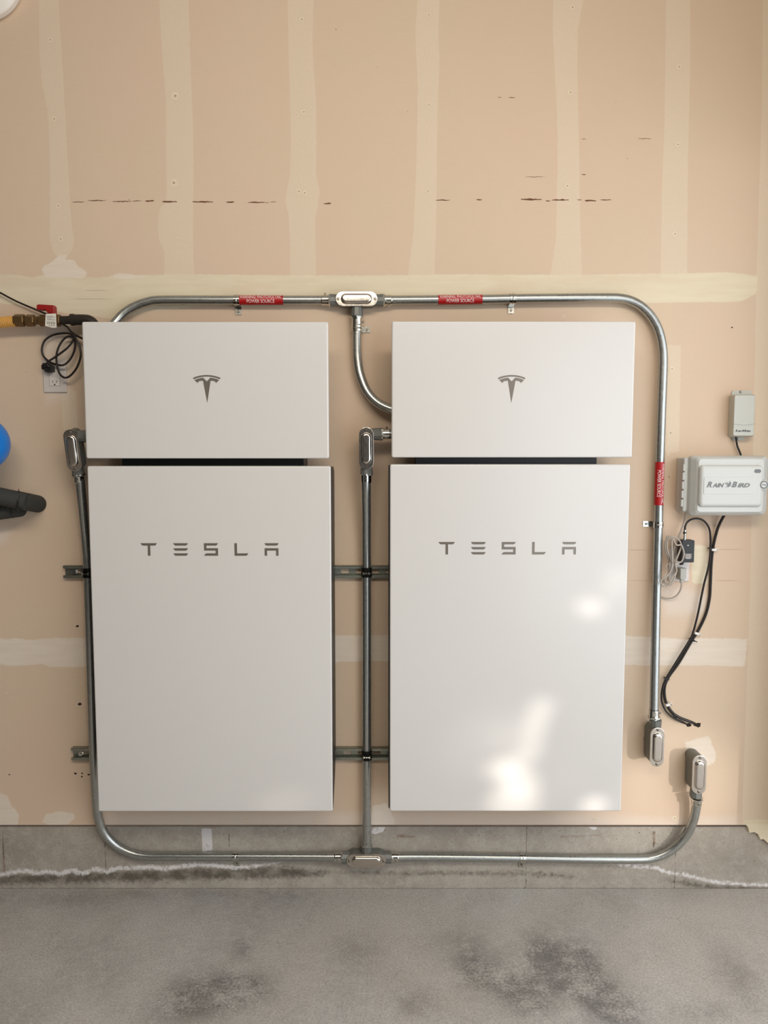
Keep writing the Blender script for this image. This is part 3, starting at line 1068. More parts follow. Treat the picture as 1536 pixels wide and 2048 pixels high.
def conduit_body(label, o, u, f, hubs, back=0.0):
    """conduit body: u runs along it, f faces away from the wall; hubs is a set of '+u -u +v -v'"""
    u, v, f = frame_from(u, f)
    o = Vector(o)
    t = thing('conduit_fitting', label, 'conduit body', o, GB)
    mb = MB()
    # v x ... keep right-handed: u, v', f
    vv = f.cross(u)
    dpt = 0.040 if back else 0.021
    prism(mb, stadium(0.132, 0.043), o - f * dpt, u, vv, 0.020 + dpt, bevel=0.002)
    for h in hubs:
        sg = 1 if h[0] == '+' else -1
        ax = u * sg if h[1] == 'u' else vv * sg
        st_, en = (0.052, 0.087) if h[1] == 'u' else (0.010, 0.052)
        base = o
        if h[1] == 'v' and len(h) > 2:
            base = o + u * float(h[2:])
        lathe(mb, base + ax * st_, ax, [(0, 0), (0, 0.0185), (en - st_ - 0.004, 0.0205), (en - st_, 0.0205), (en - st_, 0)], 10, 0, False)
    if back:
        cyl(mb, o - f * 0.015 + u * (0.0 if back < 0 else 0.042), o - f * abs(back) + u * (0.0 if back < 0 else 0.042), 0.0205, 14)
    link('body', mb, M_GREY, t)
    lid = MB()
    prism(lid, stadium(0.136, 0.047), o + f * 0.020, u, vv, 0.003, bevel=0.001, seg=2)
    prism(lid, stadium(0.102, 0.033), o + f * 0.022, u, vv, 0.0105, bevel=0.0085, seg=6)
    L = link('lid', lid, M_LID, t)
    L['label'] = 'shiny pressed lid with a raised centre'
    for s in (-1, 1):
        sc = MB()
        cyl(sc, o + f * 0.022 + u * s * 0.0595, o + f * 0.0265 + u * s * 0.0595, 0.0042, 12, ch=0.001)
        link('screw', sc, M_SCREW, t)
    return t


X, Z = Vector((1, 0, 0)), Vector((0, 0, 1))
FD = Vector((0, -1, 0))
conduit_body('grey tee fitting with shiny lid in the top conduit run', P(713.5, 600.5, .030), X, FD, ['+u', '-u', '-v'])
u_left = (P(157, 947, .094) - P(164, 1000, .075)).normalized()
c_left = P(157, 947, .094) + u_left * 0.080
conduit_body('tilted conduit fitting near the black insulated pipes, above the strut ends', c_left, u_left, FD, ['-u', '-v0.042'])
conduit_body('upright conduit fitting with shiny lid between the two emblem boxes', P(733, 897, .086), Z, FD, ['-u', '-v0.046'])
conduit_body('grey tee fitting low on the concrete between the cabinets', P(733, 1714.5, .014), X, FD, ['+u', '-u', '+v'])
conduit_body('grey fitting ending the long conduit, beside the black cable ends', P(1309.5, 1489, .050), Z, FD, ['+u'], back=-0.05)
conduit_body('grey fitting on the white plaster patch, above the conduit bend', P(1393, 1544, .050), Z, FD, ['-u'], back=0.05)


def connector(label, p, ax, screw):
    """set-screw connector: ring at p against the hub, sleeve running along ax"""
    p, ax = Vector(p), Vector(ax).normalized()
    t = thing('conduit_connector', label, 'connector', p, GC)
    s = MB()
    lathe(s, p, ax, [(0.004, RP), (0.004, 0.0178), (0.010, 0.0172), (0.026, 0.0170), (0.0285, 0.0160), (0.0285, RP)], 24)
    link('sleeve', s, M_ZINC, t)
    n = MB()
    lathe(n, p, ax, [(0, RP), (0, 0.0212), (0.0045, 0.0212), (0.0045, RP)], 8, 0, False)
    link('locknut', n, M_ZINC, t)
    sc = MB()
    q = p + ax * 0.017
    sd = Vector(screw).normalized()
    cyl(sc, q + sd * 0.016, q + sd * 0.024, 0.0028, 10, ch=0.0008)
    link('set_screw', sc, M_SCREW, t)


connector('connector on the top tee with its set screw pointing up', P(660.5, 600.4, D1 + .002), -X, Z)
connector('connector on the top tee with its set screw pointing down', P(767, 600.5, D1 + .002), X, -Z)
connector('connector under the top tee, on the short curved conduit', P(713.5, 633.5, .028), -Z, X)
connector('connector under the tilted fitting near the insulated pipes', P(157, 947, .094), -u_left, FD + X * .1)
connector('connector under the upright fitting between the emblem boxes', P(732.5, 948, .086), P(732.7, 975, .086) - P(732.5, 948, .086), FD)
connector('connector on the side of the upright fitting, next to an emblem box', P(763, 868, .086), X, Z)
connector('connector on the bottom tee facing the white paint stripe on the concrete', P(685.5, 1713.9, .013), -X, FD)
connector('connector on the bottom tee facing away from the white paint stripe', P(781, 1714.3, .013), X, FD)
connector('connector standing on top of the bottom tee, under the straight conduit', P(733.5, 1690, .022), Z, FD)
connector('connector at the lower end of the long conduit, above its grey fitting', P(1307.6, 1436, .050), Z, X)
connector('connector under the fitting on the white plaster patch', P(1393.5, 1595, .045), P(1392.5, 1618, .040) - P(1393.5, 1595, .045), FD)


def strap(label, p, ax, tab, wall_d=0.0):
    """one-hole strap: band over the pipe at p (axis ax), flat ear towards tab"""
    p, ax, tab = Vector(p), Vector(ax).normalized(), Vector(tab).normalized()
    f = FD
    r0, r1 = RP + 0.0003, RP + 0.0022
    h = -p.y - wall_d                       # pipe axis above what it is fixed to
    t = thing('conduit_strap', label, 'strap', p, GS)
    wdt = 0.0095
    prof_o, prof_i = [], []
    for k in range(19):
        a = R(200 - 200 * k / 18)           # far side -> over -> tab side
        prof_o.append((math.cos(a) * r1, math.sin(a) * r1))
        prof_i.append((math.cos(a) * r0, math.sin(a) * r0))
    n = len(prof_o)
    vs, fs = [], []
    for s in (-1, 1):
        for a, b in prof_o + prof_i:
            vs.append(p + tab * a + f * b + ax * s * wdt)
    for k in range(n - 1):
        fs += [[k, k + 1, 2 * n + k + 1, 2 * n + k], [n + k, n + k + 1, 3 * n + k + 1, 3 * n + k], [k, k + 1, n + k + 1, n + k], [2 * n + k, 2 * n + k + 1, 3 * n + k + 1, 3 * n + k]]
    b = MB()
    b.add(vs, fs, 0, True)
    # embossed rib over the band
    sweep(b, [p + tab * math.cos(R(a)) * (r1 + .0004) + f * math.sin(R(a)) * (r1 + .0004) for a in range(10, 171, 10)], 0.0018, 8)
    link('band', b, M_ZINC, t)
    e = MB()
    zf = -h + 0.0015
    ea = [(r0 - .0005, 0.004), (r1, 0.004), (r1 + .001, zf + .002), (r1 + .026, zf + .002), (r1 + .026, zf), (r0 - .0005, zf)]
    vs = [p + tab * a + f * c + ax * s * wdt for s in (-1, 1) for a, c in ea]
    m = len(ea)
    e.add(vs, [list(range(m)), list(range(2 * m - 1, m - 1, -1))] + [[i, (i + 1) % m, m + (i + 1) % m, m + i] for i in range(m)])
    link('ear', e, M_ZINC, t)
    sc = MB()
    q = p + tab * (r1 + 0.0155) + f * (zf + 0.0015)
    cyl(sc, q, q + f * 0.003, 0.0042, 12, ch=0.001)
    link('screw', sc, M_SCREW, t)


strap('strap touching the red warning label nearest the gas valve', P(474, 600.3, D1), X, -Z)
strap('strap on the top conduit between a red label and the rounded corner', P(1025, 597.6, D1), X, -Z)
strap('strap on the short curved conduit under the top tee', P(713.6, 657, .028), Z, X)
strap('strap on the long conduit just below the upright red label', P(1316.5, 1049, D1), Z, -X)
strap('strap on the concrete conduit beside the white paint stripe', P(472, 1713, .006), X, -Z, STEM)
strap('strap on the concrete conduit under the sunlit battery cabinet', P(1045, 1716, .006), X, -Z, STEM)


def strut(label, y, xa, xb, bolts):
    pa, pb = P(xa, y, 0.021), P(xb, y, 0.0)
    x0, x1, zc = pa.x, pb.x, pa.z
    t = thing('strut_channel', label, 'strut', (x0, 0, zc), 'steel strut channels behind the cabinets')
    h, dp, th = 0.0206, 0.0206, 0.0025
    cu = bpy.data.curves.new('channel', 'CURVE')
    cu.dimensions = '2D'
    cu.fill_mode = 'BOTH'
    cu.extrude = th / 2

    def spl(pts):
        s = cu.splines.new('POLY')
        s.points.add(len(pts) - 1)
        for q, (a, b) in zip(s.points, pts):
            q.co = (a, b, 0, 1)
        s.use_cyclic_u = True
    L = x1 - x0
    spl([(0, -h), (L, -h), (L, h), (0, h)])
    k = 0.038
    while k < L - 0.02:
        spl([(k + a, b) for a, b in stadium(0.029, 0.0142, 6)][::-1])
        k += 0.0508
    tmp = bpy.data.objects.new('channel', cu)
    COL.objects.link(tmp)
    me = bpy.data.meshes.new_from_object(tmp.evaluated_get(bpy.context.evaluated_depsgraph_get()))
    mb = MB()
    mb.add([(x0 + v.co.x, -th / 2 - 0.0003 + v.co.z, zc + v.co.y) for v in me.vertices], [list(p.vertices) for p in me.polygons])
    bpy.data.objects.remove(tmp)
    bpy.data.meshes.remove(me)
    for s in (1, -1):
        e = zc + s * h
        box(mb, (x0, -0.0003, min(e, e - s * th)), (x1, -dp, max(e, e - s * th)))
        q = e - s * 0.0085
        box(mb, (x0, -dp, min(e, q)), (x1, -dp + th, max(e, q)))
        box(mb, (x0, -dp + th, min(q, q + s * th)), (x1, -dp + 0.007, max(q, q + s * th)))
    link('channel', mb, M_STRUT, t)
    for bx in bolts:
        p = P(bx, y, 0.006)
        w = MB()
        cyl(w, (p.x, -0.0032, p.z), (p.x, -0.0052, p.z), 0.0105, 20)
        link('washer', w, M_ZINC, t)
        b = MB()
        cyl(b, (p.x, -0.0052, p.z), (p.x, -0.0125, p.z), 0.0068, 6)
        link('bolt', b, M_ZINC, t)


strut('upper steel strut channel crossing behind both battery cabinets', 1144, 126, 1225, [150])
strut('lower steel strut channel crossing behind both battery cabinets', 1509, 142, 1222, [162])


def strut_clamp(label, p):
    p = Vector(p)
    t = thing('strut_clamp', label, 'clamp', p, 'strut clamps round the conduits')
    b = MB()
    lathe(b, p - Z * 0.016, Z, [(0, RP + .0002), (0, RP + .0026), (0.032, RP + .0026), (0.032, RP + .0002)], 24)
    for s in (-1, 1):
        box(b, p + Vector((s * 0.0035 - .0013, -RP - 0.012, -0.015)), p + Vector((s * 0.0035 + .0013, -RP - 0.001, 0.015)), 0.0008, 1)
    link('band', b, M_CLAMP, t)
    s = MB()
    cyl(s, p + Vector((-0.012, -RP - 0.007, -.002)), p + Vector((0.012, -RP - 0.007, -.002)), 0.0028, 10)
    cyl(s, p + Vector((0.0085, -RP - 0.007, -.002)), p + Vector((0.0125, -RP - 0.007, -.002)), 0.0052, 6)
    cyl(s, p + Vector((-0.0125, -RP - 0.007, -.002)), p + Vector((-0.0085, -RP - 0.007, -.002)), 0.0052, 6)
    link('bolt', s, M_ZINC, t)


strut_clamp('dark clamp on the upper strut beside its bolted end', P(175.5, 1145, .039))
strut_clamp('clamp holding the straight conduit to the upper strut, between the cabinets', P(733.2, 1144, .040))
strut_clamp('clamp holding the straight conduit to the lower strut, between the cabinets', P(733.7, 1509, .040))

# ------------------------------------------------------------------ left side: outlet, cords, gas line, tank, insulated pipes
def wall_outlet(label, x0, y0, x1, y1, slots):
    a, b = P(x0, y1, .006), P(x1, y0, .006)
    c = (a + b) / 2
    t = thing('wall_outlet', label, 'outlet', (c.x, 0, a.z))
    mb = MB()
    prism(mb, rrect(a.x, a.z, b.x, b.z, 0.003), (0, -0.0003, 0), (1, 0, 0), (0, 0, 1), 0.006, bevel=0.003, seg=3)
    link('cover_plate', mb, M_PLATE, t)
    w, h = 0.0175, 0.0335
    rc = MB()
    prism(rc, rrect(c.x - w, c.z - h, c.x + w, c.z + h, 0.002), (0, -0.0055, 0), (1, 0, 0), (0, 0, 1), 0.0018, bevel=0.0008)
    link('receptacle', rc, M_RECEP, t)
    sl = MB()
    for s in (-1, 1):
        zc = c.z + s * 0.0215
        for q in (-1, 1):
            box(sl, (c.x + q * 0.0062 - .0008, -0.0077, zc - 0.0015), (c.x + q * 0.0062 + .0008, -0.0070, zc + 0.006))
        cyl(sl, (c.x, -0.0070, zc - 0.0075), (c.x, -0.0077, zc - 0.0075), 0.0026, 12)
    # seam round the insert
    for (xa, za, xb, zb) in ((-w, -h - .0006, w, -h), (-w, h, w, h + .0006), (-w - .0006, -h, -w, h), (w, -h, w + .0006, h)):
        box(sl, (c.x + xa, -0.0066, c.z + za), (c.x + xb, -0.0060, c.z + zb))
    link('slots', sl, M_SLOT, t)
    bt = MB()
    for q in (-1, 1):
        box(bt, (c.x + q * 0.0058 - .0052, -0.0084, c.z - 0.0035), (c.x + q * 0.0058 + .0052, -0.0070, c.z + 0.0035), 0.0005, 1)
    link('test_button', bt, M_PLATE, t)
    for s in (-1, 1):
        sc = MB()
        cyl(sc, (c.x, -0.0060, c.z + s * 0.0485), (c.x, -0.0072, c.z + s * 0.0485), 0.0032, 12)
        link('screw', sc, M_PLATE, t)
    return t


wall_outlet('ivory wall outlet half hidden behind the coiled black cord', 87, 718, 131.5, 785, None)


def K(pts, d, s=5.12, x0=0, y0=560):
    """points read off an enlarged crop -> photo pixels with depth"""
    out = []
    for i, q in enumerate(pts):
        dd = q[2] if len(q) > 2 else d
        out.append((x0 + q[0] / s, y0 + q[1] / s, dd))
    return out


def cable(label, pts, r, m, name='cable', cat='cable', group=None, n=8, seg=10):
    path = smooth_path([P(*q) for q in pts], n)
    mb = MB()
    sweep(mb, path, r, seg)
    o = link(name, mb, m)
    return tag(o, label, cat, group)


cable('thin black cable slanting down behind the gas valve', K([(-1500, -420), (-600, -110), (-160, 60), (0, 130), (90, 178), (190, 228), (300, 275), (400, 318), (480, 350), (560, 390, .012), (640, 450, .010), (690, 480, .014), (725, 525, .026), (775, 560, .030), (850, 600, .034), (930, 650, .03)], .022), 0.0030, M_CABLE)

cord_pts = K([(900, 625, .045), (800, 580, .042), (745, 552, .042), (778, 600, .046), (818, 690, .048), (824, 790, .048), (785, 900, .046), (720, 980, .042), (662, 1000, .040), (612, 962, .038), (586, 880, .036), (578, 780, .034), (600, 690, .032), (650, 610, .030), (708, 576, .030), (757, 600, .030),
              (770, 670, .030), (748, 760, .030), (700, 835, .032), (645, 872, .034), (590, 868, .030), (530, 850, .022), (478, 815, .020), (440, 768, .020), (430, 700, .020), (462, 618, .020), (550, 562, .020), (660, 545, .022), (728, 556, .026), (750, 610, .036), (695, 690, .042), (600, 765, .044), (530, 812, .044), (492, 836, .044), (486, 866, .042), (508, 892, .040)], .03)
t = thing('power_cable', 'black coiled power cord plugged into the outlet below the gas valve', 'cord', P(100, 738, .03))
mb = MB()
sweep(mb, smooth_path([P(*q) for q in cord_pts], 8), 0.0034, 10)
link('cord', mb, M_CABLE, t)
pc = MB()
c = P(104, 738, 0.0)
cyl(pc, (c.x, -0.0085, c.z), (c.x, -0.034, c.z), 0.0150, 18, ch=0.004)
box(pc, (c.x - 0.020, -0.036, c.z - 0.006), (c.x + 0.004, -0.022, c.z + 0.012), 0.004, 2)
pp = P(91, 731, .036)
box(pc, (pp.x - 0.008, -0.043, pp.z - 0.006), (pp.x + 0.012, -0.030, pp.z + 0.008), 0.003, 2)
link('plug', pc, M_RUBBER, t)

# gas line ----------------------------------------------------------------
GD = 0.058


def hexbar(mb, p0, p1, r, mi=0, seg=6):
    lathe(mb, p0, Vector(p1) - Vector(p0), [(0, 0), (0, r * .9), (0.002, r), ((Vector(p1) - Vector(p0)).length - .002, r), ((Vector(p1) - Vector(p0)).length, r * .9), ((Vector(p1) - Vector(p0)).length, 0)], seg, mi, False)


t = thing('gas_hose', 'yellow corrugated gas hose joined to the brass valve', 'hose', P(0, 645, GD))
hp = smooth_path([P(-420, 700, GD + .01), P(-300, 692, GD + .01), P(-180, 674, GD + .01), P(-70, 655, GD + .01), P(-35, 649, GD), P(0, 645, GD), P(31, 642.5, GD)], 26)
mb = MB()
sweep(mb, hp, 0.0165, 20, radii=[0.0160 + 0.0014 * math.cos(i * 2 * math.pi / 3.0) for i in range(len(hp))])
link('hose', mb, M_YEL, t)
mb = MB()
hexbar(mb, P(29.5, 641, GD), P(50, 641, GD), 0.0200)
lathe(mb, P(50, 641, GD), X, [(0, .013), (.006, .013)], 16)
link('flare_nut', mb, M_BRASS, t)

t = thing('gas_valve', 'brass gas shut-off valve with red handle and white paper tag', 'valve', P(98, 641, GD))
mb = MB()
hexbar(mb, P(53, 641, GD), P(70, 641, GD), 0.0192)
lathe(mb, P(70, 641, GD), X, [(0, .014), (.017, .014)], 18)
hexbar(mb, P(79.5, 641, GD), P(94, 641, GD), 0.0190)
lathe(mb, P(92, 641, GD), X, [(0, .0150), (.008, .0175), (.024, .0175), (.032, .0150)], 20)
hexbar(mb, P(111, 641, GD), P(122, 641, GD), 0.0190)
cyl(mb, P(104, 641, GD), P(104, 641, GD) + Vector((0, 0, 0.027)), 0.0075, 14)
link('body', mb, M_BRASS, t)
mb = MB()
p0 = P(104, 641, GD)
hz = p0.z + 0.026
prof = [(-0.044, hz + .006), (-0.044, hz + .021), (-0.038, hz + .024), (0.010, hz + .021), (0.0125, hz + .017), (0.0125, hz - .006), (0.006, hz - .008), (-.010, hz - .004), (-0.016, hz + .006)]
prism(mb, [(a, b - p0.z) for a, b in prof], (p0.x, -GD + 0.010, p0.z), (1, 0, 0), (0, 0, 1), 0.021, bevel=0.003)
link('handle', mb, M_HANDLE, t)
mb = MB()
q = [P(91.5, 628, GD + .026), P(112, 627, GD + .026), P(114, 655.5, GD + .024), P(106, 656, GD + .024), P(90.5, 652, GD + .025)]
ctr = q[0]
u_, v_ = (q[1] - q[0]).normalized(), Vector((0, 0, 1))
prism(mb, [((k - q[0]).x, (k - q[0]).z) for k in q][::-1], (q[0].x, q[0].y, q[0].z), (1, 0, 0), (0, 0, 1), 0.0006)
tg = link('paper_tag', mb, M_TAG, t)
mb = MB()
x, wds = 94.2, [1, .5, 1.2, .6, .5, 1.4, .5, .8, 1.1, .5]
for i, wd in enumerate(wds):
    a, b = P(x, 642.5 + i * .12, GD + .0268), P(x + wd, 648.5 + i * .12, GD + .0268)
    box(mb, (a.x, -GD - .0268, b.z), (b.x, -GD - .0262, a.z))
    x += wd + .9
for i, (ya, xa, xb) in enumerate(((632, 93, 106), (634.5, 93, 110), (637, 94, 104), (639.5, 94, 111), (651, 97, 110))):
    a, b = P(xa, ya, GD + .0268), P(xb, ya + .7, GD + .0268)
    box(mb, (a.x, -GD - .0268, b.z), (b.x, -GD - .0262, a.z))
link('barcode', mb, M_INK, tg)

t = thing('iron_elbow', 'black iron gas pipe elbow running behind an emblem box', 'pipe', P(146, 640, GD))
mb = MB()
cyl(mb, P(121, 640.5, GD), P(148, 640, GD), 0.0135, 18)
link('nipple', mb, M_IRON, t)
mb = MB()
ep = smooth_path([P(146, 639.5, GD), P(166, 639.5, GD), P(178, 641, GD), P(187, 648, GD), P(190.5, 660, GD), P(191, 676, GD)], 8)
sweep(mb, ep, 0.0170, 20)
lathe(mb, P(142.5, 639.5, GD), X, [(0, .0135), (0, .0190), (.010, .0190), (.011, .0170)], 20)
link('elbow', mb, M_IRON, t)

# insulated pipes and the blue tank ----------------------------------------
def foam(label, pts, r, tie=None):
    t = thing('insulated_pipe', label, 'pipe', P(*pts[0]), 'foam-insulated pipes below the blue tank')
    for a, b, ra in zip(pts[:-1], pts[1:], (r, r * 1.02)):
        mb = MB()
        pa, pb = P(*a), P(*b)
        ext = (pb - pa).normalized() * r * 0.75
        sweep(mb, [pa, pb + (ext if b is not pts[-1] else Vector())], ra, 28)
        link('foam_sleeve', mb, M_FOAM, t)
    if tie:
        p, ax = P(*tie), (P(*pts[1]) - P(*pts[0])).normalized()
        mb = MB()
        lathe(mb, p - ax * .0022, ax, [(0, r), (0, r + .0014), (.0044, r + .0014), (.0044, r)], 28)
        up = Vector((0, -.3, 1)).normalized()
        box(mb, p + up * (r - .001) - Vector((.003, .003, 0)), p + up * (r + .004) + Vector((.003, .003, .002)))
        cyl(mb, p + up * r, p + up * (r + .014), 0.0014, 6)
        link('zip_tie', mb, M_RUBBER, t)


foam('dark foam-insulated pipe with a zip tie, below the blue tank', [(-135, 965, .150), (40, 1001, .115), (76, 1008, 0.0)], 0.0285, (42, 1003, .115))
foam('dark foam-insulated pipe partly hidden behind the zip-tied one', [(-420, 1085, .105), (10, 1022, .070), (40, 1018, 0.0)], 0.026)

t = thing('pressure_tank', 'bright blue round-ended tank above the dark insulated pipes', 'tank', P(-60, 887, .16))
mb = MB()
cR = 0.088
cp = P(-41, 887, .15)
prof = [(cR * math.sin(R(a)), cR * math.cos(R(a))) for a in range(0, 91, 6)]
lathe(mb, cp, X, [(-0.30, 0), (-0.30, cR * .6), (-0.27, cR)] + [(0, cR)] + prof[1:], 40)
link('shell', mb, M_BLUE, t)
mb = MB()
box(mb, (cp.x - 0.16, -0.075, cp.z - 0.02), (cp.x - 0.12, 0.0, cp.z + 0.02), 0.002)
link('bracket', mb, M_STRUT, t)

t = thing('dome_fixture', 'white round dome fixture high on the wall, mostly out of frame', 'fixture', P(-36, -44))
mb = MB()
p = P(-36, -44, .03)
rr = (P(42, -44, .03).x - p.x)
lathe(mb, (p.x, 0, p.z), FD, [(0, rr * .9), (.012, rr * .98)] + [(.03 + .028 * math.sin(R(a)), rr * math.cos(R(a))) for a in range(0, 91, 6)], 48)
link('dome', mb, M_LAMPW, t)
mb = MB()
lathe(mb, (p.x, 0, p.z), FD, [(-.0, rr * .8), (.014, rr * .8), (.014, rr * .5)], 40)
link('rim', mb, M_PLATE, t)

# ------------------------------------------------------------------ right side: sprinkler controller and its wiring
GW = 'plastic boxes of the sprinkler controller'


def frustum(mb, rect0, d0, rect1, d1, r, n=6, inset=0.004):
    """rounded shell: outline rect0 (photo px) at depth d0 to smaller rect1 at d1"""
    def ring(rect, d, rad):
        a, b = P(rect[0], rect[3], d), P(rect[2], rect[1], d)
        return [(x, -d, z) for x, z in rrect(a.x, a.z, b.x, b.z, rad, n)]
    def shrink(rg, k, d):
        cx = sum(v[0] for v in rg) / len(rg)
        cz = sum(v[2] for v in rg) / len(rg)
        w = max(v[0] for v in rg) - min(v[0] for v in rg)
        h = max(v[2] for v in rg) - min(v[2] for v in rg)
        return [(cx + (v[0] - cx) * (1 - 2 * k / w), -d, cz + (v[2] - cz) * (1 - 2 * k / h)) for v in rg]
    A, B = ring(rect0, d0, r), ring(rect1, d1, r * 0.9)
    rings = [shrink(A, 0.001, d0 - 0.012), A, [tuple(Vector(a) * .82 + Vector(b) * .18 + Vector((0, -.004, 0))) for a, b in zip(A, B)]]
    Bm = [(v[0], -(d1 - inset * .35), v[2]) for v in B]
    rings += [[tuple(Vector(a) * .12 + Vector(b) * .88) for a, b in zip(A, Bm)], shrink(B, inset * .5, d1)]
    N = len(A)
    for i in range(len(rings) - 1):
        mb.add(rings[i] + rings[i + 1], [[k, (k + 1) % N, N + (k + 1) % N, N + k] for k in range(N)], 0, True)
    mb.add(rings[-1], [list(range(N))], 0)
    mb.add(rings[0], [list(range(N))[::-1]], 0)
    return mb


t = thing('sprinkler_controller', 'large pale grey sprinkler controller box with embossed lettering and keyhole', 'controller', P(1450, 1020), GW)
mb = MB()
a, b = P(1357, 1022, .03), P(1528, 915, .03)
box(mb, (a.x, -0.062, a.z), (b.x, 0.0, b.z), 0.006, 3)
link('base', mb, M_CASE, t)
mb = MB()
frustum(mb, (1374, 911, 1534, 1031), .066, (1392, 916, 1531, 1026), .098, 0.012, inset=.008)
a, b = P(1396, 1014, .104), P(1527, 930, .104)
prism(mb, rrect(a.x, a.z, b.x, b.z, 0.013, 6), (0, -0.094, 0), (1, 0, 0), (0, 0, 1), 0.0165, bevel=0.0125, seg=6)
door = link('door', mb, M_CASE, t)
mb = MB()
a, b = P(1407.5, 988.5, .113), P(1510.5, 954, .113)
prism(mb, rrect(a.x, a.z, b.x, b.z, 0.004), (0, -0.1095, 0), (1, 0, 0), (0, 0, 1), 0.0022, bevel=0.0012)
link('name_plate', mb, M_CASE, door)
DN = 0.1120


def name_logo(mb, xa, xb, yc, d, hb, hs):
    """slanted two-word name in capitals with the bird between the words; xa..xb photo px"""
    def word(big, small, x0, x1):
        pa, pb = P(x0, yc, d), P(x1, yc, d)
        wtot = pb.x - pa.x
        wb = wtot * 0.30
        zb = pa.z - hb / 2
        text_flat(mb, big, (pa.x + wb / 2, -d, zb + hb / 2), X, Z, wb, hb, shear=0.35, offset=0.045, lift=.0003)
        ws = wtot - wb - wtot * .02
        text_flat(mb, small, (pb.x - ws / 2 - hb * .0, -d, zb + hs / 2), X, Z, ws, hs, shear=0.35, offset=0.045, lift=.0003)
    w = xb - xa
    word('R', 'AIN', xa, xa + w * .405)
    word('B', 'IRD', xa + w * .575, xb)
    c = P(xa + w * .495, yc, d)
    k = hb * 1.15
    bird = [(-.62, .42), (-.30, .34), (-.10, .14), (-.16, .42), (-.42, .62), (-.12, .56), (.06, .22), (.22, .66), (.20, .92), (.44, .52), (.50, .22), (.34, -.04), (.66, -.30), (.36, -.22), (.14, -.34), (-.02, -.58), (-.06, -.30), (-.46, -.50), (-.22, -.20), (-.02, -.06), (-.28, .06), (-.46, .22)]
    prism(mb, [(x * k * .92, (y - .1) * k * .74) for x, y in bird][::-1], (c.x, -d, c.z), X, Z, -.0004)


mb = MB()
name_logo(mb, 1413.5, 1500, 969, DN, 0.0185, 0.0135)
o = link('lettering', mb, M_CASEG, door)
mb = MB()
a, b = P(1509, 946, .1115), P(1522.5, 938.5, .1115)
prism(mb, rrect(a.x, a.z, b.x, b.z, (b.z - a.z) * .48), (0, -0.1100, 0), (1, 0, 0), (0, 0, 1), 0.0012)
o = link('window', mb, M_WIN, door)
mb = MB()
lc = P(1527.5, 969.5, .108)
lathe(mb, (lc.x, -.085, lc.z), FD, [(0, .0175), (.022, .0165), (.0245, .015), (.0245, 0)], 28)
lk = link('lock_boss', mb, M_CASE, door)
mb = MB()
lathe(mb, (lc.x, -.1095, lc.z), FD, [(0, .0095), (.002, .0095), (.002, .0128), (0, .0128)], 28)
link('ring', mb, M_CASEG, lk)
mb = MB()
cyl(mb, (lc.x, -.1093, lc.z), (lc.x, -.1106, lc.z), .0092, 24)
link('key_cylinder', mb, M_CASE, lk)
mb = MB()
box(mb, (lc.x - .0065, -.1116, lc.z - .0008), (lc.x + .0065, -.1104, lc.z + .0008), M=Matrix.Translation(lc) @ Matrix.Rotation(R(8), 4, 'Y') @ Matrix.Translation(-lc))
link('keyhole', mb, M_SLOT, lk)
for (x, y0, y1) in ((1367, 928.5, 942), (1365.7, 945, 960), (1364.5, 963, 978), (1363.6, 981, 996), (1362.4, 999, 1013)):
    mb = MB()
    a, b = P(x, y0, .066), P(x, y1, .066)
    cyl(mb, (a.x + .002, -.066, a.z), (a.x + .002, -.066, b.z), .0042, 12, ch=.001)
    link('hinge_knuckle', mb, M_CASE, t)

t = thing('receiver_box', 'small beige-grey receiver box with black lettering, above the controller', 'receiver', P(1485, 872), GW)
mb = MB()
frustum(mb, (1458, 789, 1509, 874), .012, (1466, 790, 1511, 872), .043, 0.006, inset=.003)
link('case', mb, M_CASE2, t)
mb = MB()
a, b = P(1463, 795, .003), P(1504, 781, .003)
prism(mb, rrect(a.x, a.z, b.x, b.z, 0.009), (0, 0, 0), (1, 0, 0), (0, 0, 1), 0.004)
link('mounting_tab', mb, M_CASE2, t)
mb = MB()
a, b = P(1463, 881, .003), P(1488, 868, .003)
prism(mb, rrect(a.x, a.z, b.x, b.z, 0.009), (0, 0, 0), (1, 0, 0), (0, 0, 1), 0.004)
link('mounting_tab', mb, M_CASE2, t)
for sx, sy in ((1481, 783.5), (1476.5, 878)):
    mb = MB()
    q = P(sx, sy, .004)
    cyl(mb, (q.x, -.0038, q.z), (q.x, -.0068, q.z), .0042, 12, ch=.001)
    link('screw', mb, M_SCREW, t)
mb = MB()
pts = [P(1466.5 + 43 * k / 10, 847.6 + 2.6 * math.sin(math.pi * k / 10), .0428) for k in range(11)]
sweep(mb, pts, .0006, 6)
link('seam', mb, M_CASEG, t)
mb = MB()
name_logo(mb, 1471, 1501.5, 861.5, .0434, .0068, .0046)
link('lettering', mb, M_INK, t)

cable('thin black lead from the small receiver box down to the controller', [(1471, 868, .014), (1472.5, 880, .016), (1475, 893, .014), (1481, 908, .014), (1484, 922, .016)], .0030, M_CABLE)

wall_outlet('white wall outlet under the controller, behind the adapter and the grey plug', 1337, 1095, 1380, 1163, None)

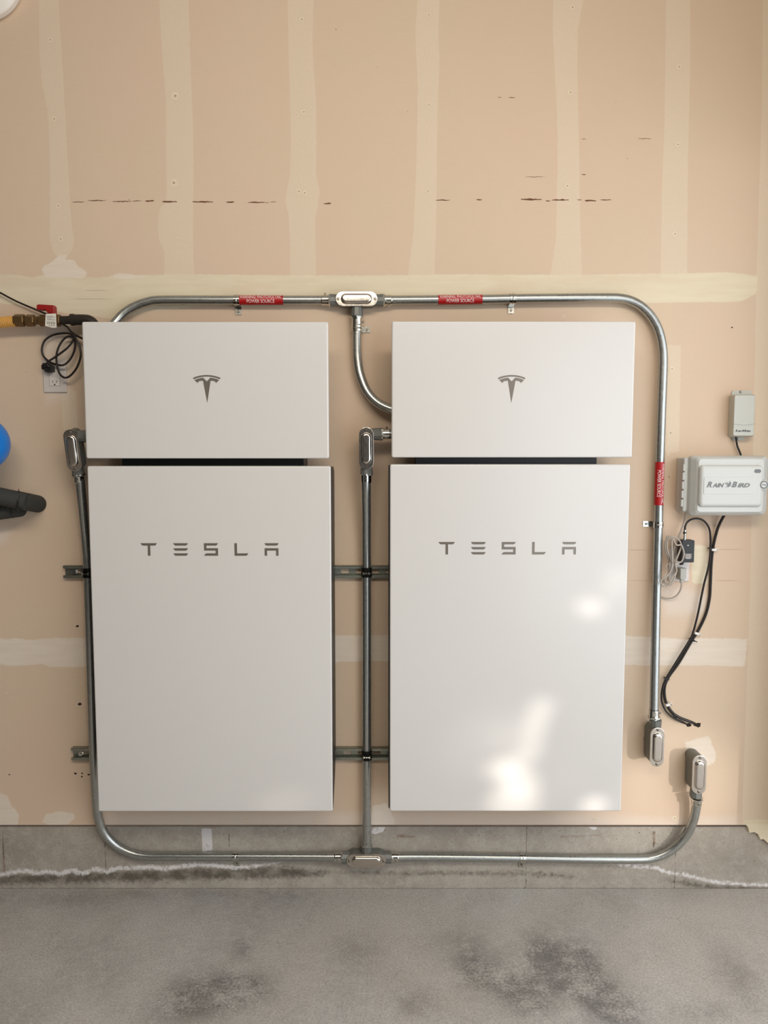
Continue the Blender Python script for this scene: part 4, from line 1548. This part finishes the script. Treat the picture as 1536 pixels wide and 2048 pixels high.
t = thing('power_adapter', 'black box-shaped power adapter plugged into the outlet under the controller', 'adapter', P(1374, 1125, .01))
mb = MB()
a, b = P(1362, 1125, .052), P(1389.5, 1080.5, .052)
box(mb, (a.x, -.054, a.z), (b.x, -.016, b.z), .003, 2)
oc = P(1358.5, 1108)
box(mb, (oc.x - .012, -.018, oc.z - .016), (oc.x + .014, -.0075, oc.z + .014), .002, 1)
q = P(1363, 1126, .04)
cyl(mb, (q.x, -.040, q.z + .004), (q.x, -.040, q.z - .006), .007, 12, ch=.002)
link('case', mb, M_RUBBER, t)
mb = MB()
cx = (a.x + b.x) / 2
for i, wd in enumerate((.024, .016, .021, .022, .019, .022, .014)):
    z = a.z + .028 - i * .0026
    box(mb, (cx - wd / 2 + .001, -.0546, z), (cx + wd / 2 + .001, -.0538, z + .0009))
o = link('printing', mb, M_WCLIP, t)
mb = MB()
z = b.z - .017
cyl(mb, (cx - .001, -.0538, z), (cx - .001, -.0546, z), .0020, 10)
o = link('indicator', mb, M_WCLIP, t)
mb = MB()
q = P(1369, 1079, .045)
cyl(mb, (q.x, -.045, q.z - .004), (q.x, -.045, q.z + .0135), .0042, 12, ch=.001)
link('socket', mb, M_ZINC, t)

t = thing('coaxial_cable', 'thin black cable looping up from the adapter and joining the thick cable', 'cable', P(1370, 1056, .045))
mb = MB()
coax = [(1369.8, 1060, .045), (1370.7, 1052, .045), (1375.5, 1043.5, .042), (1384, 1038.5, .036), (1394, 1037, .030), (1404, 1039.5, .024), (1412, 1046, .018), (1418, 1056,   .016), (1420.5, 1068, .015), (1421, 1094, .0145), (1418, 1128, .0145), (1407, 1173, .0145), (1396, 1227, .0145), (1387, 1262, .0145), (1380, 1279, .0145), (1353, 1323, .0145), (1332.6, 1357, .0145), (1324.5, 1379, .0145), (1323.6, 1402, .0145), (1332, 1422, .0145), (1348, 1436, .012), (1362, 1443, .006), (1375.5, 1449, -.006)]
sweep(mb, smooth_path([P(*q) for q in coax], 8), .0034, 10)
link('cable', mb, M_CABLE, t)
mb = MB()
q = P(1369.5, 1064, .045)
cyl(mb, (q.x, -.045, q.z - .0105), (q.x, -.045, q.z + .008), .0046, 12, ch=.001)
link('connector', mb, M_ZINC, t)
mb = MB()
cyl(mb, (q.x, -.045, q.z - .005), (q.x, -.045, q.z + .000), .0056, 12)
link('collar', mb, M_RUBBER, t)

cable('thick black cable from under the controller curving down to the wall hole', [(1452, 1024, .03), (1447, 1033, .026), (1440, 1046, .018), (1433.6, 1062.7, .012), (1426, 1096, .0055), (1422.5, 1132, .0055), (1421, 1166, .0055), (1419, 1197, .0055), (1411.5, 1229, .0055), (1396, 1262, .0055), (1385, 1279, .0055), (1358, 1325, .0055), (1336.5, 1355, .0055), (1329, 1377, .0055), (1331.4, 1402, .0055), (1341.5, 1421, .0055), (1357, 1434, .0055), (1379.7, 1443, .0055), (1394, 1449, -.006)], .0046, M_CABLE)


def cable_clip(label, x, y, rot):
    p = P(x, y, .008)
    t = thing('cable_clip', label, 'clip', p, 'white nail-on cable clips')
    M = Matrix.Translation(p) @ Matrix.Rotation(R(rot), 4, 'Y')
    mb = MB()
    bm = bmesh.new()
    box(mb, (-.011, -.008, -.0042), (.011, .008, .0042), .002, 2)
    mb.xf(M)
    link('clip', mb, M_WCLIP, t)
    n = MB()
    cyl(n, (.007, -.0095, 0), (.007, -.007, 0), .0022, 8)
    n.xf(M)
    link('nail', n, M_SCREW, t)


cable_clip('topmost white cable clip, on the thick cable beside the adapter', 1428.5, 1099, -3)
cable_clip('white cable clip halfway down the black cables', 1394, 1267, 18)
cable_clip('lowest white cable clip, on the curve at the bottom of the black cables', 1336.5, 1408.5, -18)


def zip_tie(label, x, y, rot, tail):
    p = P(x, y, .009)
    M = Matrix.Translation(p) @ Matrix.Rotation(R(rot), 4, 'Y')
    mb = MB()
    ring = [(.0095 * math.cos(R(a)), .0068 * math.sin(R(a)), 0) for a in range(0, 361, 20)]
    sweep(mb, ring, .0014, 6, caps=False)
    box(mb, (.007 * tail - .003, -.009, -.003), (.007 * tail + .003, -.004, .003), .0008, 1)
    cyl(mb, (.0085 * tail, -.006, 0), (.017 * tail, -.010, .001), .0016, 6)
    mb.xf(M)
    o = link('zip_tie', mb, M_RUBBER)
    tag(o, label, 'zip tie', 'black zip ties on the cables')


zip_tie('black zip tie beside the topmost white clip', 1423, 1096, 0, -1)
zip_tie('black zip tie just below the middle white clip', 1383, 1279, 25, 1)
zip_tie('black zip tie where the cables bend beside the long conduit', 1333.5, 1357, 25, -1)
zip_tie('black zip tie near the cut ends of the cables', 1349.5, 1433, 55, -1)

# grey mains cord, coiled and bound
loops = [(1371, 1026, .030), (1369, 1040, .022), (1364, 1056, .020), (1357, 1074, .024), (1349, 1094, .030), (1345, 1112, .036), (1344, 1128, .040)]


def loop(ax, ay, lx, rx, bx, by, d, tw=0):
    """one turn: tie -> up the left -> apex -> down the right -> tie -> bottom -> back to the tie"""
    return [(lx + 3, 1108, d), (lx, 1090, d), (lx + 3, 1079, d), (ax - 4, ay + 1, d + .002), (ax + 5, ay + 1, d + .003), (rx - 2, ay + 9, d + .004), (rx, ay + 20, d + .004), (rx - 5, ay + 34, d + .005), (349 + 1000 + tw, 1128, d + .005),
            (351 + 1000 + tw, 1142, d + .004), (bx + 12, by - 16, d + .003), (bx + 7, by - 4, d + .002), (bx - 1, by, d), (bx - 8, by - 5, d), (bx - 8, by - 13, d + .001), (1339, 1146, d + .003), (1344 + tw * .5, 1128, d + .004)]


loops += loop(1339, 1072, 1330, 1350, 1337, 1171, .026)
loops += loop(1346, 1074, 1334, 1362, 1338, 1168, .0575, 1)
loops += loop(1357, 1089, 1341, 1368, 1331, 1173, .0650, 2)[2:]
loops += [(1338, 1148, .036), (1328, 1160, .030), (1321, 1172, .012), (1315, 1182, .004), (1319, 1191, .004), (1330, 1196.5, .009), (1342, 1196.5, .016), (1353, 1191, .022), (1360.5, 1181, .030), (1363, 1170, .034), (1362, 1161, .036)]
t = thing('mains_cord', 'grey mains cord in a bound coil beside the long conduit, with grey plug', 'cord', P(1347, 1170, .03))
mb = MB()
sweep(mb, smooth_path([P(*q) for q in loops], 7), .0027, 9)
link('cord', mb, M_GCABLE, t)
mb = MB()
oc = P(1358.5, 1147.5)
a, b = P(1361.5, 1159, .042), P(1374, 1137, .042)
pts = [(a.x - .002, b.z), (b.x, b.z - .001), (b.x - .001, a.z + .006), (b.x - .006, a.z - .003), (a.x + .002, a.z - .004), (a.x - .002, a.z + .004)]
prism(mb, pts, (0, -.0080, 0), (1, 0, 0), (0, 0, 1), .034, bevel=.003, seg=3)
q = P(1362.5, 1163, .036)
cyl(mb, (q.x, -.034, q.z + .010), (q.x, -.036, q.z - .004), .0045, 12)
link('plug', mb, M_GPLUG, t)
mb = MB()
tie = [P(1340, 1125, .030), P(1344, 1128, .050), P(1350, 1129.5, .053), P(1354, 1127, .042)]
sweep(mb, smooth_path(tie, 5), .0012, 6)
sweep(mb, smooth_path([P(1340, 1125, .034), P(1333, 1131, .04), P(1334, 1141, .042), P(1330, 1152, .042)], 5), .0011, 6)
link('twist_tie', mb, M_WCLIP, t)
